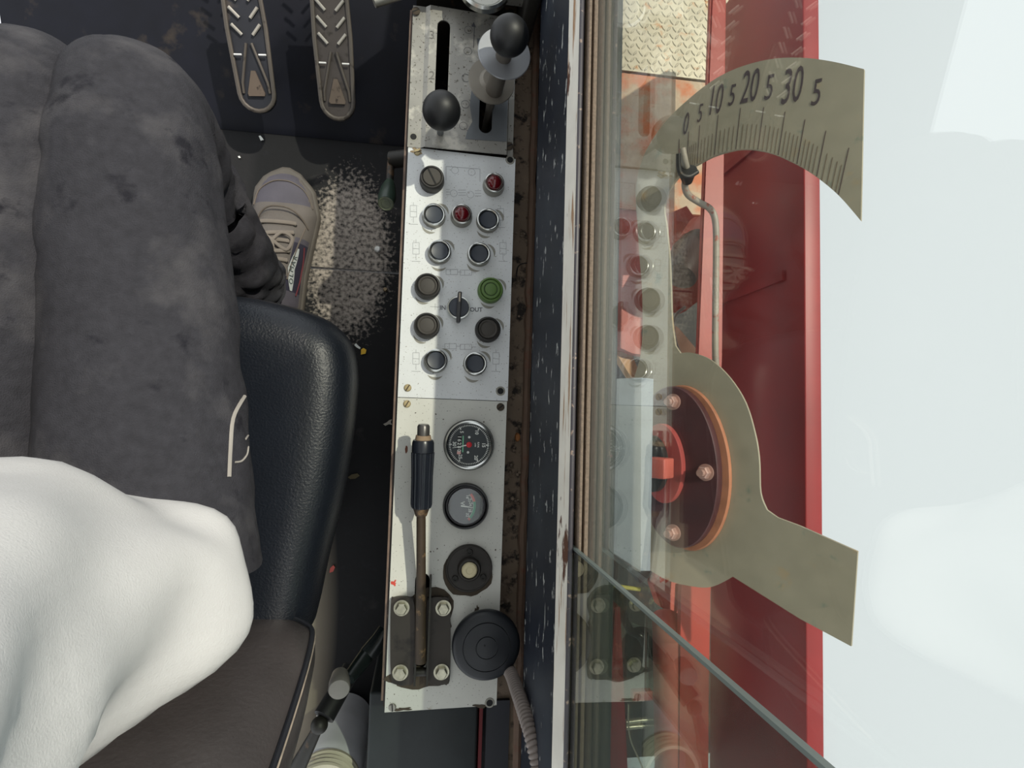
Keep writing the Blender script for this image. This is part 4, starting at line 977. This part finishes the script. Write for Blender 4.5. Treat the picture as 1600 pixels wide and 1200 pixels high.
# other shoe, beyond the seat edge
s2_, W2, *_r = shoe(heel + Vector((-.20, .0, 0)), toe + Vector((-.215, 0, 0)), True)
se2 = empty('trainer_shoe', heel + Vector((-.20, 0, 0)), None, None); se2.parent = per; se2.location = heel + Vector((-.20, 0, 0)) - wloc(per)
s2_.build('sole', m_sole, se2, world=True, sharp=80)
_hr, _hl, _L = _r
bb = MB(); rows = []
for i in range(31):
    t_ = i / 30; row = []
    for k in range(21):
        a = math.pi * k / 20; ca, sa = math.cos(a), math.sin(a); row.append(W2((_hr(t_) if ca > 0 else _hl(t_)) * .96 * ca, _L * (.02 + .955 * t_), .022 + (htop(t_) - .022) * sa))
    rows.append(row)
bb.grid(rows); bb.build('upper', m_suede, se2, world=True, sharp=80)

# ================================================================ OUTSIDE
# chassis deck far below, tread plate, rusty plate, red plate
b = MB(); b.box((.19, -.95, -.64), (1.02, 1.35, -.60)); tag(b.build('chassis_deck', mat('dark_chassis', (44, 42, 40), .7, spots=[((80, 60, 44), 12, .55, .1)])), 'dark chassis deck low down outside the window below the machinery', 'deck')
sy = .992
tp = empty('tread_plate', (.63, 1.1, -.45), 'pale diamond tread plate at the top outside the window', 'plate')
b = MB(); b.box((.30, sy + .004, -.46), (.86, 1.35, -.45)); b.build('plate_sheet', m_tread, tp, world=True)
b = MB()
for i in range(26):
    for j in range(17):
        x = .46 + i * .0165 + (.008 if j % 2 else 0); y = sy + .016 + j * .021
        a = R(52) if (i + j) % 2 else R(-52); d = Vector((math.cos(a), math.sin(a), 0)); n_ = Vector((-d.y, d.x, 0)); c = Vector((x, y, -.4499)); l_, w_ = .0105, .0032
        ring_ = [b.bm.verts.new(c + d * (l_ * math.cos(q)) + n_ * (w_ * math.sin(q))) for q in [2 * math.pi * k / 8 for k in range(8)]]; tpv = [b.bm.verts.new(c + Vector((0, 0, .0022)) + d * (l_ * .6 * math.cos(q)) + n_ * (w_ * .4 * math.sin(q))) for q in [2 * math.pi * k / 8 for k in range(8)]]
        for k in range(8): b.bm.faces.new((ring_[k], ring_[(k + 1) % 8], tpv[(k + 1) % 8], tpv[k]))
        b.bm.faces.new(tpv)
o = b.build('raised_pattern', m_tread, tp, world=True)
b = MB(); b.box((.30, .60, -.462), (.86, sy - .003, -.452)); tag(b.build('rusty_plate', m_rusty), 'flat rust-stained steel plate below the tread plate outside the window', 'plate')
b = MB(); b.box((.30, .40, -.50), (.80, .66, -.463)); tag(b.build('red_plate', m_pink), 'faded red plate beyond the mirrored buttons outside the window', 'plate')

# machine frame: orange flange beam and tall maroon web
def pxz(pts, z): return [(P(x, y, z).x, P(x, y, z).y) for x, y in pts]
fb = [P(1112, -25, -.05), P(1136, -25, -.05), P(1112, 560, -.05), P(1110, 930, -.05), P(1108, 1225, -.05), P(1058, 1225, -.05), P(1064, 930, -.05), P(1090, 600, -.05)]
fb[2] = P(1128, 560, -.05)
b = MB(); b.prism([(v.x, v.y) for v in fb[::-1]], -.064, -.05, bev=.004)
tag(b.build('flange_beam', m_orange), 'sunlit orange-red steel beam running along the foot of the maroon side plate', 'beam')
b = MB(); b.box((.700, -.95, -.30), (.735, 1.06, .06), bev=.003)
for y in (.30, .62): b.box((.694, y, -.29), (.700, y + .02, .0))
wb = tag(b.build('maroon_side_plate', m_maroon), 'tall maroon steel side plate outside the window', 'steel plate')

# scale plate in its own tilted plane
SN = Vector((-.80, -.02, .60)).normalized(); SO = Vector((.47, 0, .0))
def S(px, py, lift=0): return PP(px, py, SO + SN * lift, SN)
oc = [(1350, 108), (1300, 96), (1250, 90), (1200, 93), (1150, 107), (1110, 128), (1070, 160), (1040, 190), (1015, 225), (1000, 260), (993, 300), (996, 350), (999, 400), (1003, 450), (1004, 520), (1000, 560)]
oc2 = [(985, 610), (972, 670), (968, 740), (976, 810), (1000, 875), (1040, 905), (1080, 916), (1112, 917), (1145, 901)]
oc3 = [(1250, 967), (1330, 1010)]
oc4 = [(1340, 862), (1250, 822), (1215, 809)]
oc5 = [(1198, 797), (1188, 770), (1186, 720), (1180, 680), (1165, 630), (1140, 590), (1110, 562), (1080, 551), (1063, 552)]
oc6 = [(1055, 540), (1050, 500), (1048, 450), (1046, 400), (1041, 350), (1038, 325), (1045, 298), (1062, 275), (1088, 258), (1120, 242), (1160, 233), (1200, 238), (1235, 252), (1270, 272), (1310, 305), (1345, 345)]
def sm2(p, n=4): return [(v.x, v.y) for v in smooth([Vector((x, y, 0)) for x, y in p], n)]
op = sm2(oc) + sm2(oc2) + oc3 + oc4 + sm2(oc5) + sm2(oc6)
sp_ = empty('angle_scale', S(1067, 735), 'pale weathered angle scale plate numbered 0 to 30 outside the window', 'scale')
b = MB(); b.plate([S(x, y) for x, y in op], [], SN, .006); spl_ = b.build('scale_plate', m_scale, sp_, world=True)
# numbers: upright in the picture sense of the plate (towards the front), condensed
upv = (S(1150, 150) - S(1155, 250)).normalized(); 
def txt(b, s_, px, py, size, xs, lean):
    c = S(px, py, .0006); u_ = (S(px + lean, py - 20, .0006) - c).normalized(); r_ = u_.cross(SN).normalized(); M4 = Matrix((r_, u_, SN)).transposed().to_4x4(); M4.translation = c
    b.text(s_, size, M4, ext=.0002, xs=xs)
b = MB()
for s_, x, y, hpx, wpx in (('0', 1072, 195, 34, 9), ('5', 1094, 178, 28, 9), ('10', 1118, 158, 45, 25), ('5', 1144, 150, 32, 12), ('20', 1172, 137, 50, 30), ('5', 1202, 138, 38, 16), ('30', 1238, 136, 54, 36), ('5', 1276, 146, 40, 18)):
    c = S(x, y); hh = (S(x, y - hpx / 2) - S(x, y + hpx / 2)).length; wwd = (S(x + wpx / 2, y) - S(x - wpx / 2, y)).length
    size = hh / .70; nat = size * (.56 if len(s_) == 1 else 1.13); txt(b, s_, x, y, size, wwd / nat, 3)
b.build('scale_number', mat('faded_dark_numeral', (66, 52, 54), .6, mottle=.1), spl_, world=True)
# graduation lines between the inner edge and the numbers
inner = sm2([(1056, 279), (1070, 268), (1088, 258), (1120, 242), (1160, 233), (1200, 238), (1235, 252), (1270, 272), (1310, 305)], 12)
b = MB(); longs = MB()
n = 48
for k in range(n):
    t_ = k / (n - 1); idx = t_ * (len(inner) - 1); i = min(int(idx), len(inner) - 2); x = inner[i][0] + (inner[i + 1][0] - inner[i][0]) * (idx - i); y = inner[i][1] + (inner[i + 1][1] - inner[i][1]) * (idx - i)
    big = k % 5 == 2; ln_ = (58 + 16 * t_) if big else (34 + 10 * t_); lx = ln_ * (.02 + .20 * t_)
    a = S(x, y - 1, .0005); c = S(x + lx, y - ln_, .0005); d = (c - a).normalized(); sdv = d.cross(SN).normalized() * (.0008 if big else .0007)
    (longs if big else b).poly([a - sdv, c - sdv, c + sdv, a + sdv])
b.build('graduation_lines', mat('faint_graduation', (112, 96, 76), .6, mottle=.1), spl_, world=True); longs.build('long_graduation_lines', mat('dark_graduation', (84, 66, 60), .6), spl_, world=True)
# hub: maroon flange disc with orange rim, bolts, inner collar, red block
hub = empty('hub_flange', S(1080, 728, .01), 'round maroon bolted hub with rust-orange rim in front of the angle scale', 'hub')
hx, hy = S(1143, 728, .02) - S(1072, 728, .02), S(1072, 595, .02) - S(1072, 862, .02)
hcen = S(1070, 728, .0); R1 = hy.length / 2
def hlathe(prof, c, seg=56, sx=None):
    b = MB(); b.lathe(prof, seg, c=c, axis=SN, sx=hx.length / R1 if sx is None else sx); return b
qd = Vector((0, 0, 1)).rotation_difference(SN)
R1 = max(hy.length / 2 * .98, .01)
def disc(name, mt, r, z0, z1, cpx, cpy, parent, rr_=1.0):
    ex = (S(cpx + 10, cpy) - S(cpx - 10, cpy)).normalized(); ey = SN.cross(ex).normalized(); c = S(cpx, cpy); b = MB(); rows = []
    for rf_, z_ in ((1, z0), (1, z1 - .002), (.985, z1), (.0, z1)):
        rows.append([c + SN * z_ + ex * (r * rf_ * rr_ * math.cos(2 * math.pi * k / 56)) + ey * (r * rf_ * math.sin(2 * math.pi * k / 56)) for k in range(56)] if rf_ else None)
    v_ = b.grid(rows[:3], closed=True); b.bm.faces.new(v_[0][::-1]); b.bm.faces.new(v_[-1]); return b.build(name, mt, parent, world=True)
rxr = hx.length / R1
disc('hub_rim', mat('rust_orange_rim', (170, 112, 82), .7, mottle=.25), R1, .001, .010, 1073, 729, hub, rxr * 1.01)
disc('hub_disc', mat('dark_maroon_hub', (72, 38, 40), .5, mottle=.2), R1 * .97, .012, .030, 1066, 727, hub, rxr * 1.0)
disc('hub_collar', mat('dull_red_collar', (160, 70, 66), .5), R1 * .48, .030, .044, 1052, 722, hub, rxr * 1.0)
disc('hub_bore', m_dark, R1 * .34, .044, .060, 1042, 722, hub, rxr * 1.0)
m_hb = mat('pinkish_zinc_bolt', (186, 150, 138), .4, .4)
for (x, y) in ((1052, 628), (1103, 738), (1052, 832)):
    c = S(x, y, .030); b = MB(); b.lathe([(.015, 0), (.015, .003), (0, .003)], 28, c=c, axis=SN); b.lathe([(.0115, .003), (.0115, .013), (.009, .015), (0, .015)], 6, c=c, axis=SN); b.lathe([(.0065, .014), (.0065, .024), (0, .024)], 16, c=c, axis=SN); b.build('hub_bolt', m_hb, hub, world=True)
b = MB(); c = S(1038, 730, .060); b.box((-.020, -.018, 0), (.020, .018, .035), rot=qd.to_matrix(), c=c, bev=.003); b.build('red_block', m_pink, hub, world=True)

# grey post outside the window
gp = MB(); z0 = .12
A_ = [P(957, 592, z0), P(1002, 590, z0), P(1001, 892, z0), P(955, 862, z0)]; Bx = [P(1002, 590, z0), P(1021, 592, z0 - .008), P(1016, 892, z0 - .008), P(1001, 892, z0)]
lo = [Vector((v.x, v.y, z0 - .05)) for v in (A_[0], Bx[1], Bx[2], A_[3])]
vs = [gp.bm.verts.new(v) for v in (A_[0], A_[1], A_[2], A_[3], Bx[1], Bx[2])]; lv_ = [gp.bm.verts.new(v) for v in lo]
for q in ((0, 1, 2, 3), (1, 4, 5, 2)): gp.bm.faces.new([vs[i] for i in q]).material_index = 0 if q[0] == 0 else 1
gp.bm.faces.new((vs[0], lv_[0], lv_[1], vs[4], vs[1])); gp.bm.faces.new((vs[4], lv_[1], lv_[2], vs[5])); gp.bm.faces.new((vs[5], lv_[2], lv_[3], vs[3], vs[2])); gp.bm.faces.new((vs[3], lv_[3], lv_[0], vs[0])); gp.bm.faces.new(lv_[::-1])
tag(gp.build('grey_post', [m_steel, mat('sunlit_grey_chamfer', (128, 136, 142), .5)], None, sharp=10), 'blue-grey steel post with chamfer coloured as sunlit just outside the lower window sill', 'post')  # chamfer gets a paler grey of its own to look sunlit

# bent grey rod with hook
rp = smooth([P(1066, 232, .06), P(1070, 252, .055), P(1074, 272, .04), P(1070, 288, .03), P(1075, 304, .02), P(1092, 316, .01), P(1110, 327, .0), P(1118, 348, .0), P(1119, 400, .0), P(1118, 480, .0), P(1118, 560, .0), P(1122, 600, -.01)], 6)
br = empty('bent_rod', P(1118, 560, -.01), 'thin bent grey steel rod hooked under the scale and running down outside', 'rod')
b = MB(); b.tube(rp, .0065, 12); b.build('rod', m_rustpipe, br, world=True)
b = MB(); b.tube(smooth([P(1060, 240, .075), P(1062, 268, .065), P(1075, 276, .065), P(1090, 268, .065)], 5), .0045, 10); b.tube([P(1074, 266, .055), P(1074, 285, .035)], [.018, .009], 14); b.build('hook', m_dark, br, world=True)

# valve joint and red arms between plate and beam
vj = empty('valve_joint', P(1072, 420, -.25), 'dark cylindrical joint on a red bracket seen between the scale arm and the beam', 'joint')
b = MB(); b.tube([P(1092, 372, -.22), P(1078, 398, -.20), P(1062, 432, -.18)], [.030, .045, .038], 28); b.build('joint_housing', mat('dark_brown_housing', (56, 40, 38), .4), vj, world=True)
b = MB(); b.tube([P(1100, 360, -.24), P(1085, 385, -.225)], .042, 24); b.build('pink_shoulder', m_pink, vj, world=True)
b = MB(); b.prism(pxz([(1050, 438), (1095, 430), (1092, 470), (1072, 486), (1062, 484), (1050, 470)][::-1], -.30), -.34, -.30, bev=.004); b.build('red_bracket', m_orange, vj, world=True)
b = MB(); b.prism(pxz([(1052, 330), (1075, 320), (1092, 345), (1080, 378), (1052, 382)][::-1], -.34), -.38, -.34, bev=.008); b.build('red_lug', m_pink, vj, world=True)
b = MB(); b.tube(smooth([P(1070, 480, -.28), P(1056, 492, -.27), P(1052, 510, -.27), P(1056, 535, -.28), P(1064, 556, -.3)], 5), .004, 10); b.build('thin_wire', m_ring2, vj, world=True)
b = MB(); b.prism(pxz([(1053, 508), (1060, 512), (1088, 545), (1084, 560), (1068, 556), (1053, 530)][::-1], -.36), -.40, -.36); tag(b.build('steel_wedge', mat('peach_steel', (206, 160, 130), .6)), 'peach coloured steel bar lying diagonally beside the orange beam', 'bar')
b = MB(); b.prism(pxz([(965, 555), (988, 592), (1003, 592), (984, 545), (962, 520)][::-1], -.36), -.40, -.36); tag(b.build('steel_wedge', mat('tan_steel', (200, 160, 120), .6)), 'tan steel wedge outside the window just above the grey post', 'bar')
b = MB(); b.prism(pxz([(962, 430), (1008, 430), (1012, 470), (1002, 520), (1008, 555), (988, 552), (962, 540)][::-1], -.33), -.37, -.33); tag(b.build('red_gusset', m_pink), 'faded red plate behind the lower mirrored buttons outside the window', 'plate')

# lower machinery
b = MB(); b.prism(pxz([(958, 950), (970, 950), (982, 1210), (944, 1210)][::-1], -.05), -.16, -.05, bev=.004); tag(b.build('dark_red_beam', mat('dark_red_paint', (120, 20, 26), .5)), 'narrow dark red beam nearest the sill at the bottom outside the window', 'beam')
b = MB(); a = P(1042, 1000, -.08); c = P(1046, 1225, -.08); b.tube([P(1040, 965, -.12), a, c], [.028, .028, .028], 32); hp_ = tag(b.build('hydraulic_pipe', m_pink), 'thick faded pink-red pipe beside the orange beam at the bottom outside', 'pipe')
br2 = empty('red_bracket_arm', P(1050, 920, -.05), 'faded red bracket under the lower edge of the scale plate', 'bracket')
b = MB(); b.prism(pxz([(1030, 898), (1062, 905), (1068, 940), (1058, 962), (1034, 950), (1022, 915)][::-1], -.15), -.19, -.15, bev=.004); b.build('bracket_body', m_pink, br2, world=True)
b = MB(); b.lathe([(.008, -.148), (.008, -.136), (0, -.136)], 16, c=(P(1035, 903, -.15).x, P(1035, 903, -.15).y, 0)); b.build('bracket_bolt', m_orange, br2, world=True)
b = MB(); b.tube([P(1064, 912, -.14), P(1070, 930, -.13), P(1068, 962, -.13)], .004, 8); b.build('bracket_lip', m_pink, br2, world=True)
en = empty('engine_block', P(1000, 1050, -.4), 'dark oily engine parts with bright pipes low down between the beams', 'engine')
b = MB(); b.box((P(975, 0, -.35).x - .02, P(1000, 1225, -.35).y, -.60), (P(1030, 0, -.35).x - .06, P(1000, 1095, -.35).y, -.34), bev=.01); b.build('engine_case', m_dark, en, world=True)
b = MB(); b.lathe([(.05, 0), (.05, .03), (.042, .05), (.02, .056), (0, .056)], 32, c=P(1000, 1010, -.40)); b.build('filter_housing', m_dark, en, world=True)
m_bp = mat('bright_pipe', (180, 176, 158), .3, .6)
b = MB(); b.tube([P(978, 1128, -.30), P(1010, 1124, -.30)], .006, 12); b.build('bright_pipe', m_bp, en, world=True)
b = MB(); b.tube([P(978, 1136, -.30), P(1004, 1134, -.30)], .006, 12); b.build('bright_pipe', m_bp, en, world=True)
b = MB(); b.box((0, 0, 0), (.05, .022, .02), c=P(984, 1090, -.30), bev=.003); b.build('red_fitting', m_orange, en, world=True)
b = MB(); b.tube(smooth([P(972, 955, -.30), P(985, 985, -.28), P(1003, 996, -.27), P(1012, 1030, -.28)], 6), .010, 12); b.build('black_hose', mat('glossy_hose', (16, 16, 17), .3), en, world=True)
b = MB(); b.tube(smooth([P(982, 1100, -.28), P(984, 1150, -.28), P(1000, 1190, -.28), P(1015, 1225, -.28)], 6), .002, 8); b.build('thin_cable', m_bp, en, world=True)
b = MB(); b.prism(pxz([(968, 985), (985, 975), (1010, 985), (988, 1015), (976, 1022)][::-1], -.45), -.48, -.45); b.build('pale_guard', mat('pale_green_grey', (170, 176, 160), .6), en, world=True)
b = MB(); b.tube([P(956, 915, -.10), P(1000, 921, -.10)], .004, 10); tag(b.build('yellow_line', mat('olive_yellow_hose', (150, 146, 70), .5)), 'thin olive yellow pipe low down outside near the glass edge', 'pipe')
b = MB(); b.tube([P(990, 900, -.2), P(1012, 880, -.2)], .022, 20); tag(b.build('cylinder_end', mat('grey_metal_cylinder', (110, 112, 112), .4, .3)), 'short grey cylinder end below the foot of the grey post', 'cylinder')
